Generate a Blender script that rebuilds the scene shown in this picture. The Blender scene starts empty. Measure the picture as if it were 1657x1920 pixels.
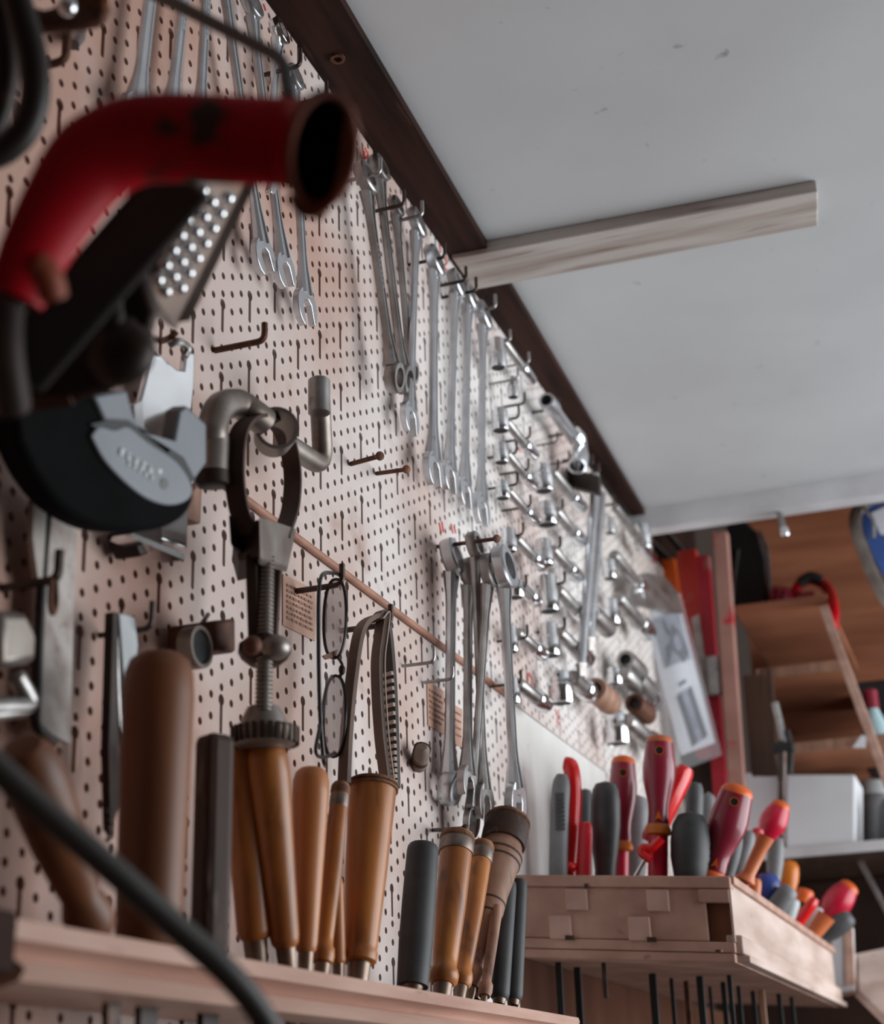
import bpy, bmesh, math, random
from mathutils import Vector, Matrix, noise
from mathutils.geometry import delaunay_2d_cdt
random.seed(7)
C = bpy.context.scene.collection
V = Vector
PI = math.pi

# ------------------------------------------------------------------ camera
F = 3000.0                                  # focal length in pixels of the 1657 x 1920 frame
AX = V((0.9412, 0.3361, -0.0318)).normalized()   # camera right
FW = V((-0.3035, 0.8837, 0.3561)).normalized()   # camera forward
AX = (AX - FW * AX.dot(FW)).normalized()
DN = FW.cross(AX).normalized()              # camera down
CAM = V((0.42, 0.0, 1.45))
H0 = 1.45                                   # eye height; wall is the plane X = 0

def ray(px, py):
    return FW + AX * ((px - 828.5) / F) + DN * ((py - 960.0) / F)
def pX(px, py, X):
    d = ray(px, py); return CAM + d * ((X - CAM.x) / d.x)
def pY(px, py, Y):
    d = ray(px, py); return CAM + d * ((Y - CAM.y) / d.y)
def pZ(px, py, Z):
    d = ray(px, py); return CAM + d * ((Z - CAM.z) / d.z)
def pD(px, py, t):
    return CAM + ray(px, py) * t
def depth(p):
    return (p - CAM).dot(FW)
def mpp(p):                                 # metres covered by one pixel at a point
    return depth(p) / F

cd = bpy.data.cameras.new('camera')
cam = bpy.data.objects.new('camera', cd); C.objects.link(cam)
M = Matrix((( AX.x, -DN.x, -FW.x, CAM.x), (AX.y, -DN.y, -FW.y, CAM.y), (AX.z, -DN.z, -FW.z, CAM.z), (0, 0, 0, 1)))
cam.matrix_world = M
cd.sensor_fit = 'VERTICAL'; cd.sensor_height = 36.0; cd.sensor_width = 36.0 * 1657 / 1920
cd.lens = 36.0 * F / 1920
cd.clip_start = 0.02; cd.clip_end = 30
cd.dof.use_dof = True; cd.dof.focus_distance = 1.12; cd.dof.aperture_fstop = 7.6
bpy.context.scene.camera = cam

# ------------------------------------------------------------------ materials
def lin(c):
    return tuple(((x / 255) / 12.92 if x <= 10 else (((x / 255) + 0.055) / 1.055) ** 2.4) for x in c)
def mat(name, c1, c2=None, rough=0.5, metal=0.0, scale=30.0, stretch=(1, 1, 1), spots=None, spot_scale=60.0, spot_lo=0.6, spot_hi=0.7,
        bump=0.0, bump_scale=200.0, rough2=None, coat=0.0, detail=4.0, lo=0.35, hi=0.65, spec=0.5, near_dirt_shade=None):
    m = bpy.data.materials.new(name); m.use_nodes = True
    nt = m.node_tree; N = nt.nodes; L = nt.links
    b = N['Principled BSDF']
    b.inputs['Roughness'].default_value = rough; b.inputs['Metallic'].default_value = metal
    b.inputs['Coat Weight'].default_value = coat; b.inputs['Specular IOR Level'].default_value = spec
    a = lin(c1) + (1,)
    if c2 is None and spots is None and not bump:
        b.inputs['Base Color'].default_value = a; return m
    tc = N.new('ShaderNodeTexCoord'); mp = N.new('ShaderNodeMapping'); mp.inputs['Scale'].default_value = stretch
    L.new(tc.outputs['Object'], mp.inputs['Vector'])
    col = None
    def ramp(sc, l, h, det):
        n = N.new('ShaderNodeTexNoise'); n.inputs['Scale'].default_value = sc; n.inputs['Detail'].default_value = det
        L.new(mp.outputs['Vector'], n.inputs['Vector'])
        r = N.new('ShaderNodeMapRange'); r.inputs['From Min'].default_value = l; r.inputs['From Max'].default_value = h
        L.new(n.outputs['Fac'], r.inputs['Value']); return r.outputs['Result']
    def mixc(f, x, y):
        k = N.new('ShaderNodeMix'); k.data_type = 'RGBA'
        L.new(f, k.inputs['Factor'])
        for s, v in ((6, x), (7, y)):
            if isinstance(v, tuple): k.inputs[s].default_value = v
            else: L.new(v, k.inputs[s])
        return k.outputs[2]
    col = a
    if c2 is not None:
        f = ramp(scale, lo, hi, detail)
        if near_dirt_shade:                       # browner near end: dirt plus the falloff of light painted in
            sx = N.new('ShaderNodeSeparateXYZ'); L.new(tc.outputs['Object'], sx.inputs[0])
            g = N.new('ShaderNodeMapRange'); g.inputs['From Min'].default_value = near_dirt_shade[0]; g.inputs['From Max'].default_value = near_dirt_shade[1]
            g.inputs['To Min'].default_value = near_dirt_shade[2]; g.inputs['To Max'].default_value = 0.0
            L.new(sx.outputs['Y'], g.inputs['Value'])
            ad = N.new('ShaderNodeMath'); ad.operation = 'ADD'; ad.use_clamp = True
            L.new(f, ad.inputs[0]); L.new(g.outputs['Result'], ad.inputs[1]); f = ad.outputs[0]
        col = mixc(f, a, lin(c2) + (1,))
        if rough2 is not None:
            r = N.new('ShaderNodeMapRange'); r.inputs['To Min'].default_value = rough; r.inputs['To Max'].default_value = rough2
            L.new(f, r.inputs['Value']); L.new(r.outputs['Result'], b.inputs['Roughness'])
    if spots is not None:
        col = mixc(ramp(spot_scale, spot_lo, spot_hi, 3.0), col, lin(spots) + (1,))
    if isinstance(col, tuple): b.inputs['Base Color'].default_value = col
    else: L.new(col, b.inputs['Base Color'])
    if bump:
        n = N.new('ShaderNodeTexNoise'); n.inputs['Scale'].default_value = bump_scale; n.inputs['Detail'].default_value = 3
        L.new(mp.outputs['Vector'], n.inputs['Vector'])
        k = N.new('ShaderNodeBump'); k.inputs['Strength'].default_value = bump; k.inputs['Distance'].default_value = 0.002
        L.new(n.outputs['Fac'], k.inputs['Height']); L.new(k.outputs['Normal'], b.inputs['Normal'])
    return m

MT = dict(
    board=mat('painted pegboard', (218, 212, 209), (176, 140, 126), 0.6, scale=5.5, spec=0.3, near_dirt_shade=(0.12, 0.95, 0.95), spots=(146, 104, 86), spot_scale=16, spot_lo=0.60, spot_hi=0.84, lo=0.42, hi=0.86, detail=7),
    boardfar=mat('far painted pegboard', (210, 203, 198), (182, 160, 148), 0.6, scale=5.5, spec=0.3, lo=0.42, hi=0.86, detail=7),
    traytab=mat('grey pink wooden tab', (190, 156, 142), (168, 134, 120), 0.65, scale=20),
    panel=mat('white painted panel', (226, 225, 222), (206, 202, 198), 0.5, scale=9, spots=(176, 160, 146), spot_scale=55, spot_lo=0.68, spot_hi=0.76),
    ceiling=mat('grey white ceiling paint', (196, 197, 199), (186, 187, 189), 0.45, scale=4, spots=(150, 147, 146), spot_scale=42, spot_lo=0.70, spot_hi=0.78),
    batten=mat('worn whitewashed batten', (186, 178, 172), (150, 134, 126), 0.6, scale=14, stretch=(0.4, 5, 5), spots=(120, 98, 86), spot_scale=30, spot_lo=0.62, spot_hi=0.75),
    beamwhite=mat('white painted beam', (214, 214, 218), (190, 188, 190), 0.5, scale=10, spots=(150, 130, 118), spot_scale=14, spot_lo=0.68, spot_hi=0.74),
    darkbeam=mat('dark stained plank', (56, 33, 26), (30, 18, 15), 0.7, scale=18, spec=0.12, stretch=(4, 0.4, 4), spots=(92, 62, 50), spot_scale=22, spot_lo=0.66, spot_hi=0.8),
    darkwall=mat('dark hardboard', (58, 40, 33), (40, 28, 24), 0.8, spec=0.1, scale=8),
    brownwall=mat('brown hardboard', (96, 62, 48), (72, 46, 36), 0.9, spec=0.08, scale=7, stretch=(1, 1, 0.4)),
    ply=mat('orange brown plywood', (168, 110, 80), (132, 80, 56), 0.55, scale=9, stretch=(0.35, 1, 3), spots=(110, 62, 42), spot_scale=9, spot_lo=0.62, spot_hi=0.8),
    shelfwood=mat('pink beige moulding wood', (202, 166, 150), (174, 134, 118), 0.5, scale=16, stretch=(3, 0.35, 3), spots=(150, 110, 94), spot_scale=40, spot_lo=0.68, spot_hi=0.78),
    traywood=mat('pinkish weathered wood', (190, 152, 136), (160, 122, 106), 0.65, scale=22, spots=(128, 92, 78), spot_scale=60, spot_lo=0.66, spot_hi=0.8),
    traypaint=mat('pale worn paint', (206, 184, 174), (172, 146, 134), 0.6, scale=12, stretch=(1, 0.5, 3), spots=(140, 108, 94), spot_scale=30, spot_lo=0.66, spot_hi=0.78),
    rodwood=mat('brown wooden rod', (168, 120, 98), (140, 96, 78), 0.6, scale=30),
    tan=mat('varnished tan wood', (184, 114, 50), (148, 86, 36), 0.40, scale=18, stretch=(3, 3, 0.5), spots=(88, 50, 26), spot_scale=30, spot_lo=0.58, spot_hi=0.78, coat=0.08),
    tanpale=mat('worn tan wood', (190, 122, 68), (160, 96, 50), 0.45, scale=16, stretch=(3, 3, 0.5), spots=(120, 76, 46), spot_scale=22, spot_lo=0.66, spot_hi=0.8, coat=0.15),
    brown=mat('brown turned wood', (128, 74, 38), (100, 56, 28), 0.5, scale=14, stretch=(3, 3, 0.5), spots=(70, 42, 28), spot_scale=20, spot_lo=0.64, spot_hi=0.8),
    greybrown=mat('weathered brown wood', (164, 124, 102), (126, 90, 72), 0.6, scale=22, stretch=(3, 3, 0.5), spots=(80, 56, 46), spot_scale=40, spot_lo=0.62, spot_hi=0.76),
    darkwood=mat('dark old wood', (74, 50, 38), (50, 34, 27), 0.6, scale=20, stretch=(3, 3, 0.5), spots=(128, 110, 100), spot_scale=46, spot_lo=0.60, spot_hi=0.8, spec=0.3),
    endgrain=mat('hammered end grain', (134, 92, 62), (84, 54, 38), 0.8, scale=80, bump=0.7, bump_scale=160),
    ferrule=mat('brass grey ferrule', (150, 134, 122), (118, 98, 84), 0.42, 0.8, scale=60),
    ring=mat('dull steel ring', (138, 126, 118), (104, 88, 78), 0.45, 0.75, scale=70),
    steel=mat('satin wrench steel', (218, 220, 224), (190, 191, 194), 0.27, 0.95, scale=35, spots=(120, 108, 100), spot_scale=60, spot_lo=0.66, spot_hi=0.84, rough2=0.36),
    dullsteel=mat('dull grey steel', (180, 177, 176), (140, 134, 131), 0.36, 0.9, scale=40, spots=(96, 70, 56), spot_scale=50, spot_lo=0.62, spot_hi=0.8),
    chrome=mat('chrome', (238, 240, 243), (226, 226, 228), 0.16, 1.0, scale=40),
    hooksteel=mat('dark hook wire', (84, 74, 70), (60, 48, 42), 0.45, 0.8, scale=90),
    zinc=mat('bright zinc wire', (168, 166, 166), (140, 134, 130), 0.35, 0.9, scale=90),
    rust=mat('rusty iron', (104, 66, 48), (70, 44, 34), 0.65, 0.45, scale=60, spots=(134, 82, 52), spot_scale=90, spot_lo=0.58, spot_hi=0.72, bump=0.3),
    darkrust=mat('dark rusted iron', (52, 38, 32), (34, 26, 23), 0.5, 0.5, scale=30, spots=(86, 58, 42), spot_scale=40, spot_lo=0.62, spot_hi=0.76),
    clamp=mat('dark cast clamp metal', (74, 56, 46), (52, 40, 34), 0.5, 0.6, scale=30, spots=(104, 74, 58), spot_scale=50, spot_lo=0.62, spot_hi=0.76),
    clampgrey=mat('grey cast metal', (156, 148, 142), (118, 106, 98), 0.42, 0.75, scale=30),
    leather=mat('dark strap leather', (72, 50, 40), (50, 35, 28), 0.6, scale=40, spec=0.3),
    belt=mat('brown grey rubber belt', (106, 84, 72), (84, 64, 54), 0.65, scale=30),
    beltdark=mat('dark belt teeth', (62, 46, 38), (44, 33, 28), 0.65, scale=30),
    beltedge=mat('pale belt cord', (168, 150, 138), None, 0.7),
    redpaint=mat('chipped red enamel', (208, 0, 28), (172, 0, 20), 0.5, scale=10, spec=0.22, spots=(70, 46, 34), spot_scale=34, spot_lo=0.57, spot_hi=0.63),
    redrust=mat('rusty red rim', (140, 58, 26), (96, 44, 26), 0.6, 0.2, scale=30),
    blackmetal=mat('black painted bar', (26, 22, 20), (38, 30, 26), 0.5, 0.2, scale=20),
    tapeblack=mat('black moulded rubber', (17, 17, 18), (12, 12, 13), 0.85, scale=40, spec=0.06),
    tapegrey=mat('grey moulded plastic', (124, 129, 137), (114, 119, 127), 0.5, scale=30),
    letter=mat('pale moulded lettering', (216, 220, 222), None, 0.5),
    cable=mat('black cable', (60, 55, 52), (48, 44, 42), 0.5, scale=20),
    rasp=mat('rasp steel', (112, 94, 84), (84, 68, 60), 0.5, 0.5, scale=30, spots=(104, 74, 56), spot_scale=40, spot_lo=0.55, spot_hi=0.7),
    rubber=mat('black rubber', (58, 58, 60), (44, 44, 46), 0.55, scale=40, spots=(70, 64, 60), spot_scale=50, spot_lo=0.6, spot_hi=0.8),
    grip=mat('dark grey grip', (84, 85, 87), (66, 67, 69), 0.5, scale=40, spots=(88, 86, 84), spot_scale=40, spot_lo=0.62, spot_hi=0.8),
    gripgrey=mat('mid grey grip', (128, 128, 130), (110, 110, 112), 0.5, scale=40),
    palegrey=mat('pale grey plastic', (186, 190, 192), (170, 174, 176), 0.45, scale=30),
    maroon=mat('maroon driver plastic', (144, 26, 52), (114, 16, 38), 0.35, scale=16, spots=(130, 70, 84), spot_scale=26, spot_lo=0.62, spot_hi=0.8, coat=0.3),
    crimson=mat('crimson driver plastic', (202, 14, 56), (182, 10, 46), 0.35, scale=20, coat=0.2),
    red=mat('bright red plastic', (222, 16, 20), (204, 10, 16), 0.28, scale=20, coat=0.3),
    redmilk=mat('scuffed red plastic', (214, 34, 48), (190, 28, 44), 0.4, scale=20, spots=(226, 96, 104), spot_scale=40, spot_lo=0.58, spot_hi=0.72),
    orange=mat('orange plastic', (228, 104, 36), (206, 84, 24), 0.38, scale=24),
    orangetan=mat('orange tan plastic', (204, 112, 66), (186, 94, 48), 0.42, scale=24),
    amber=mat('amber plastic', (208, 116, 24), (184, 96, 16), 0.35, scale=24),
    blue=mat('blue plastic', (54, 74, 150), (44, 60, 128), 0.35, scale=24),
    redlevel=mat('red bar with worn paint', (214, 62, 44), (198, 50, 38), 0.5, scale=16, spots=(206, 130, 112), spot_scale=26, spot_lo=0.55, spot_hi=0.68),
    crimsonbar=mat('crimson bar with worn paint', (196, 30, 54), (172, 20, 42), 0.5, scale=16, spots=(186, 110, 108), spot_scale=22, spot_lo=0.6, spot_hi=0.72),
    pinkbar=mat('bare timber with red paint flecks', (170, 126, 114), (146, 102, 92), 0.65, scale=16, spots=(176, 34, 42), spot_scale=30, spot_lo=0.58, spot_hi=0.70),
    black=mat('matt black', (26, 26, 28), (20, 20, 22), 0.6, scale=20),
    whitebox=mat('white box card', (216, 218, 222), (206, 208, 212), 0.5, scale=10),
    paper=mat('white paper', (226, 228, 234), (214, 216, 224), 0.6, scale=8),
    printgrey=mat('grey print', (150, 154, 168), (124, 128, 144), 0.6, scale=60),
    printdark=mat('dark print', (48, 54, 72), (36, 40, 56), 0.6, scale=60),
    tag=mat('brown paper label', (190, 152, 132), (170, 130, 112), 0.7, scale=30),
    ink=mat('faded label ink', (150, 112, 96), None, 0.8),
    redmark=mat('red pencil', (214, 60, 52), None, 0.7),
    woodplug=mat('grey wooden plug', (126, 110, 100), (92, 76, 66), 0.7, scale=40),
    bulbwire=mat('black wire frame', (40, 36, 36), None, 0.35, 0.4),
    cyanplastic=mat('pale blue plastic', (190, 222, 228), None, 0.4),
    bluecase=mat('blue case plastic', (60, 96, 170), (52, 84, 150), 0.4, scale=20),
)
def glassy(name, alpha, tint, rough=0.1):
    m = bpy.data.materials.new(name); m.use_nodes = True
    nt = m.node_tree; b = nt.nodes['Principled BSDF']; out = nt.nodes['Material Output']
    b.inputs['Base Color'].default_value = lin(tint) + (1,); b.inputs['Roughness'].default_value = rough
    t = nt.nodes.new('ShaderNodeBsdfTransparent'); k = nt.nodes.new('ShaderNodeMixShader'); k.inputs[0].default_value = alpha
    nt.links.new(t.outputs[0], k.inputs[1]); nt.links.new(b.outputs[0], k.inputs[2]); nt.links.new(k.outputs[0], out.inputs['Surface'])
    return m
MT['lens'] = glassy('spectacle lens', 0.42, (200, 190, 190), 0.05)
MT['bag'] = glassy('clear plastic film', 0.14, (226, 230, 236), 0.12)

# ------------------------------------------------------------------ geometry: every builder returns (verts, faces)
def join(*gs):
    vs, fs = [], []
    for g in gs:
        b = len(vs); vs += g[0]; fs += [tuple(b + i for i in f) for f in g[1]]
    return vs, fs
def frame_of(d, up=None):
    d = d.normalized()
    u = up if up is not None else (V((0, 0, 1)) if abs(d.z) < 0.9 else V((0, 1, 0)))
    a = u.cross(d)
    if a.length < 1e-6: a = V((1, 0, 0)).cross(d)
    a.normalize(); b = d.cross(a).normalized()
    return a, b
def lathe(p0, p1, prof, seg=24, up=None, flat=1.0):
    """prof: (t along p0-p1, radius). Closed at both ends."""
    d = p1 - p0; a, b = frame_of(d, up)
    vs, fs, rings = [], [], []
    for t, r in prof:
        c = p0 + d * t
        if r <= 1e-7:
            rings.append([len(vs)]); vs.append(c)
        else:
            rings.append(list(range(len(vs), len(vs) + seg)))
            for i in range(seg):
                w = 2 * PI * i / seg; vs.append(c + (a * math.cos(w) + b * (math.sin(w) * flat)) * r)
    for r0, r1 in zip(rings, rings[1:]):
        n0, n1 = len(r0), len(r1)
        if n0 == 1 and n1 == 1: continue
        for i in range(seg):
            j = (i + 1) % seg
            if n0 == 1: fs.append((r0[0], r1[j], r1[i]))
            elif n1 == 1: fs.append((r0[i], r0[j], r1[0]))
            else: fs.append((r0[i], r0[j], r1[j], r1[i]))
    if len(rings[0]) > 1: fs.append(tuple(reversed(rings[0])))
    if len(rings[-1]) > 1: fs.append(tuple(rings[-1]))
    return vs, fs
def closedlathe(p0, p1, prof, seg=24):
    """a profile loop turned round the axis: tubes, sockets, rings"""
    d = p1 - p0; a, b = frame_of(d)
    vs, fs = [], []; n = len(prof)
    for t, r in prof:
        c = p0 + d * t
        for i in range(seg):
            w = 2 * PI * i / seg; vs.append(c + (a * math.cos(w) + b * math.sin(w)) * r)
    for k in range(n):
        k2 = (k + 1) % n
        for i in range(seg):
            j = (i + 1) % seg; fs.append((k * seg + i, k * seg + j, k2 * seg + j, k2 * seg + i))
    return vs, fs
def catmull(pts, n):
    if len(pts) < 3: return [pts[0].lerp(pts[-1], i / n) for i in range(n + 1)]
    P = [pts[0] * 2 - pts[1]] + list(pts) + [pts[-1] * 2 - pts[-2]]
    out = []
    m = len(pts) - 1; k = max(1, n // m)
    for s in range(m):
        a, b, c, d = P[s:s + 4]
        for i in range(k):
            t = i / k
            out.append(0.5 * ((2 * b) + (c - a) * t + (2 * a - 5 * b + 4 * c - d) * t * t + (3 * b - a - 3 * c + d) * t ** 3))
    out.append(pts[-1].copy()); return out
def sweep(path, section, up=None, closed=False, scale=None):
    """section: list of (a, b) offsets; up fixes the b direction"""
    vs, fs = [], []; n = len(section); m = len(path)
    prev = None
    for i, p in enumerate(path):
        q0 = path[(i - 1) % m] if closed or i > 0 else p
        q1 = path[(i + 1) % m] if closed or i < m - 1 else p
        d = (q1 - q0).normalized()
        if up is not None:
            a = d.cross(up); a.normalize(); b = a.cross(d).normalized()
        elif prev is None:
            a, b = frame_of(d)
        else:
            a = (prev - d * prev.dot(d)).normalized(); b = d.cross(a).normalized()
        prev = a
        k = 1.0 if scale is None else scale[i]
        for s in section: vs.append(p + a * (s[0] * k) + b * (s[1] * k))
    for i in range(m if closed else m - 1):
        i2 = (i + 1) % m
        for j in range(n):
            j2 = (j + 1) % n; fs.append((i * n + j, i * n + j2, i2 * n + j2, i2 * n + j))
    if not closed:
        fs.append(tuple(range(n - 1, -1, -1))); fs.append(tuple((m - 1) * n + j for j in range(n)))
    return vs, fs
def circ(r, n=10, r2=None):
    return [(r * math.cos(2 * PI * i / n), (r2 or r) * math.sin(2 * PI * i / n)) for i in range(n)]
def tube(pts, r, n=10, res=0, up=None):
    path = catmull(pts, res) if res else pts
    return sweep(path, circ(r, n), up)
def bent(pts, r, n=10, rad=0.006, steps=5):
    """straight runs with rounded bends"""
    path = [pts[0]]
    for a, b, c in zip(pts, pts[1:], pts[2:]):
        u = (a - b); w = (c - b); k = min(rad, u.length * .48, w.length * .48)
        s, e = b + u.normalized() * k, b + w.normalized() * k
        for i in range(steps + 1):
            t = i / steps; path.append(s * (1 - t) ** 2 + b * (2 * t * (1 - t)) + e * t * t)
    path.append(pts[-1])
    return sweep(path, circ(r, n))
def prism(pts, vec):
    n = len(pts)
    vs = [p - vec * .5 for p in pts] + [p + vec * .5 for p in pts]
    fs = [tuple(range(n - 1, -1, -1)), tuple(range(n, 2 * n))]
    for i in range(n):
        j = (i + 1) % n; fs.append((i, j, n + j, n + i))
    return vs, fs
def box(lo, hi):
    x0, y0, z0 = lo; x1, y1, z1 = hi
    vs = [V(c) for c in ((x0, y0, z0), (x1, y0, z0), (x1, y1, z0), (x0, y1, z0), (x0, y0, z1), (x1, y0, z1), (x1, y1, z1), (x0, y1, z1))]
    return vs, [(3, 2, 1, 0), (4, 5, 6, 7), (0, 1, 5, 4), (1, 2, 6, 5), (2, 3, 7, 6), (3, 0, 4, 7)]
def obox(c, ax, ay, az):
    """box about c with half-axis vectors"""
    vs = [c + ax * i + ay * j + az * k for k in (-1, 1) for i, j in ((-1, -1), (1, -1), (1, 1), (-1, 1))]
    return vs, [(3, 2, 1, 0), (4, 5, 6, 7), (0, 1, 5, 4), (1, 2, 6, 5), (2, 3, 7, 6), (3, 0, 4, 7)]
def hexa(q0, q1):
    """two quads joined"""
    return list(q0) + list(q1), [(3, 2, 1, 0), (4, 5, 6, 7), (0, 1, 5, 4), (1, 2, 6, 5), (2, 3, 7, 6), (3, 0, 4, 7)]
def ball(c, r, sx=1, sy=1, sz=1, seg=14):
    vs, fs = lathe(c - V((0, 0, 1)), c + V((0, 0, 1)), [(.5 - .5 * math.cos(PI * i / 8), math.sin(PI * i / 8)) for i in range(9)], seg)
    return [c + V(((v.x - c.x) * r * sx, (v.y - c.y) * r * sy, (v.z - c.z) * r * sz)) for v in vs], fs

# ------------------------------------------------------------------ objects
def mesh_obj(name, g, m, root=None, smooth=40, bevel=0, loc=None):
    me = bpy.data.meshes.new(name)
    if loc is None: loc = root.location.copy() if root is not None else sum(g[0], V((0, 0, 0))) / len(g[0])
    me.from_pydata([v - loc for v in g[0]], [], g[1]); me.validate()
    bm = bmesh.new(); bm.from_mesh(me); bmesh.ops.recalc_face_normals(bm, faces=bm.faces); bm.to_mesh(me); bm.free()
    me.materials.append(MT[m] if isinstance(m, str) else m)
    if smooth:
        me.polygons.foreach_set('use_smooth', [True] * len(me.polygons)); me.set_sharp_from_angle(angle=math.radians(smooth))
    o = bpy.data.objects.new(name, me); C.objects.link(o)
    if root is not None: o.parent = root
    else: o.location = loc
    if bevel:
        b = o.modifiers.new('edge', 'BEVEL'); b.width = bevel; b.segments = 2; b.limit_method = 'ANGLE'; b.angle_limit = math.radians(50)
    return o
def T(name, label, cat, loc, group=None):
    o = bpy.data.objects.new(name, None); C.objects.link(o); o.location = loc; o.empty_display_size = 0.01
    o['label'] = label; o['category'] = cat
    if group: o['group'] = group
    return o
def P(name, g, m, root, smooth=40, bevel=0, label=None):
    o = mesh_obj(name, g, m, root, smooth, bevel)
    if label: o['label'] = label
    return o
def PP(name, g, m, part, root, **k):          # a sub-part: child of a part (which sits at the root's origin)
    o = mesh_obj(name, g, m, root, **k); o.parent = part; return o
def S(name, g, m, label, cat, group=None, smooth=40, bevel=0):
    o = mesh_obj(name, g, m, None, smooth, bevel); o['label'] = label; o['category'] = cat
    if group: o['group'] = group
    return o
def structure(name, g, m, bevel=0, label=None):
    o = mesh_obj(name, g, m, None, 40, bevel); o['kind'] = 'structure'
    if label: o['label'] = label
    return o
# ------------------------------------------------------------------ the setting
ZC = H0 + 0.777                               # ceiling
ZJ = H0 + 0.366                               # joint between upper and lower boards
structure('wall_left', box((-0.05, 0.2, 1.0), (-0.022, 2.65, ZC + 0.30)), 'darkwall')
# perforated boards: real holes, a tile of six columns by four rows repeated
def peg_tile(p, q):
    """p row pitch, q column pitch; returns triangles of a tile 6q x 4p with holes, and the hole loops"""
    W, H = 6 * q, 4 * p
    loops = []
    def hole(cx, cy, r, n=8): loops.append([(cx + r * math.cos(2 * PI * i / n), cy + r * math.sin(2 * PI * i / n)) for i in range(n)])
    def key(cx, top):
        r, w = 0.0036, 0.0018; cy = top - r; bot = top - 0.0235
        a0 = math.asin(w / r); L = []
        for i in range(9):
            a = -PI / 2 + a0 + (2 * PI - 2 * a0) * i / 8; L.append((cx + r * math.cos(a), cy + r * math.sin(a)))
        L += [(cx - w, bot + .001), (cx - w * .5, bot), (cx + w * .5, bot), (cx + w, bot + .001)]
        loops.append(L)
    for c in range(6):
        cx = (c + .5) * q; off = 0.27 if c % 2 else 0.73
        rows = [0, 1, 2, 3]
        if c == 0: key(cx, H - 0.06 * p); rows = [0, 1]
        elif c == 3: key(cx, H / 2 - 0.04 * p); rows = [2, 3]
        for r in rows: hole(cx, (r + off) * p, 0.0025)
    pts, edges = [(0, 0), (W, 0), (W, H), (0, H)], [(0, 1), (1, 2), (2, 3), (3, 0)]
    for L in loops:
        b = len(pts); pts += L; edges += [(b + i, b + (i + 1) % len(L)) for i in range(len(L))]
    vs, _e, fs, *_ = delaunay_2d_cdt([V(p_) for p_ in pts], edges, [], 1, 1e-7)
    def inside(L, x, y):
        k = False
        for (x0, y0), (x1, y1) in zip(L, L[1:] + L[:1]):
            if (y0 > y) != (y1 > y) and x < (x1 - x0) * (y - y0) / (y1 - y0) + x0: k = not k
        return k
    keep = []
    for f in fs:
        cx = sum(vs[i].x for i in f) / len(f); cy = sum(vs[i].y for i in f) / len(f)
        if not any(inside(L, cx, cy) for L in loops): keep.append(tuple(f))
    return [(v.x, v.y) for v in vs], keep, loops, W, H
def pegboard(y0, y1, z0, z1, nx, nz, label, m='board'):
    q = (y1 - y0) / nx / 6; p = (z1 - z0) / nz / 4
    tv, tf, loops, W, H = peg_tile(p, q)
    vs, fs = [], []
    th = 0.004
    for i in range(nx):
        for k in range(nz):
            oy, oz = y0 + i * W, z0 + k * H; b = len(vs)
            vs += [V((0, oy + x, oz + y)) for x, y in tv]; fs += [tuple(b + j for j in f) for f in tf]
            for L in loops:
                b = len(vs); n = len(L)
                vs += [V((0, oy + x, oz + y)) for x, y in L] + [V((-th, oy + x, oz + y)) for x, y in L]
                fs += [(b + j, b + (j + 1) % n, b + n + (j + 1) % n, b + n + j) for j in range(n)]
    b = len(vs)
    vs += [V(c) for c in ((0, y0, z0), (0, y1, z0), (0, y1, z1), (0, y0, z1), (-th, y0, z0), (-th, y1, z0), (-th, y1, z1), (-th, y0, z1))]
    fs += [(b, b + 1, b + 5, b + 4), (b + 1, b + 2, b + 6, b + 5), (b + 2, b + 3, b + 7, b + 6), (b + 3, b, b + 4, b + 7)]
    loc = V((0, y0, z0)); me = bpy.data.meshes.new('pegboard')
    me.from_pydata([v - loc for v in vs], [], fs); me.materials.append(MT[m])
    o = bpy.data.objects.new('pegboard', me); C.objects.link(o); o.location = loc
    o['label'] = label; o['category'] = 'pegboard'; o['group'] = 'perforated boards on the wall'
    return o
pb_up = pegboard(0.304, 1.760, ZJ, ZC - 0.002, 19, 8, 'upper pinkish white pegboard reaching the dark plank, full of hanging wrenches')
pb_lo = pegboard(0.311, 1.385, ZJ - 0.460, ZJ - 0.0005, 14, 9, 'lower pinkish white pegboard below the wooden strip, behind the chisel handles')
pb_far = pegboard(1.763, 2.220, H0 + 0.15, ZC - 0.03, 6, 11, 'farthest small pegboard with stubby sockets beside the plastic bag', 'boardfar')
S('wall_panel', box((-0.004, 1.387, H0 + 0.135), (-0.0005, 1.7625, ZJ - 0.001)), 'panel', 'plain white board without holes behind the pliers and screwdrivers', 'panel')
S('lower_wall_panel', box((-0.0045, 1.387, H0 - 0.25), (-0.0005, 2.55, H0 + 0.134)), 'brownwall', 'dark brown hardboard on the wall below the wooden tray', 'panel')
S('joint_strip', tube([V((0.0025, 0.32, ZJ + .001)), V((0.0025, 1.384, ZJ + .001))], 0.0028, 10), 'rodwood', 'thin brown wooden strip along the joint between the two pegboards', 'strip')
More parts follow.
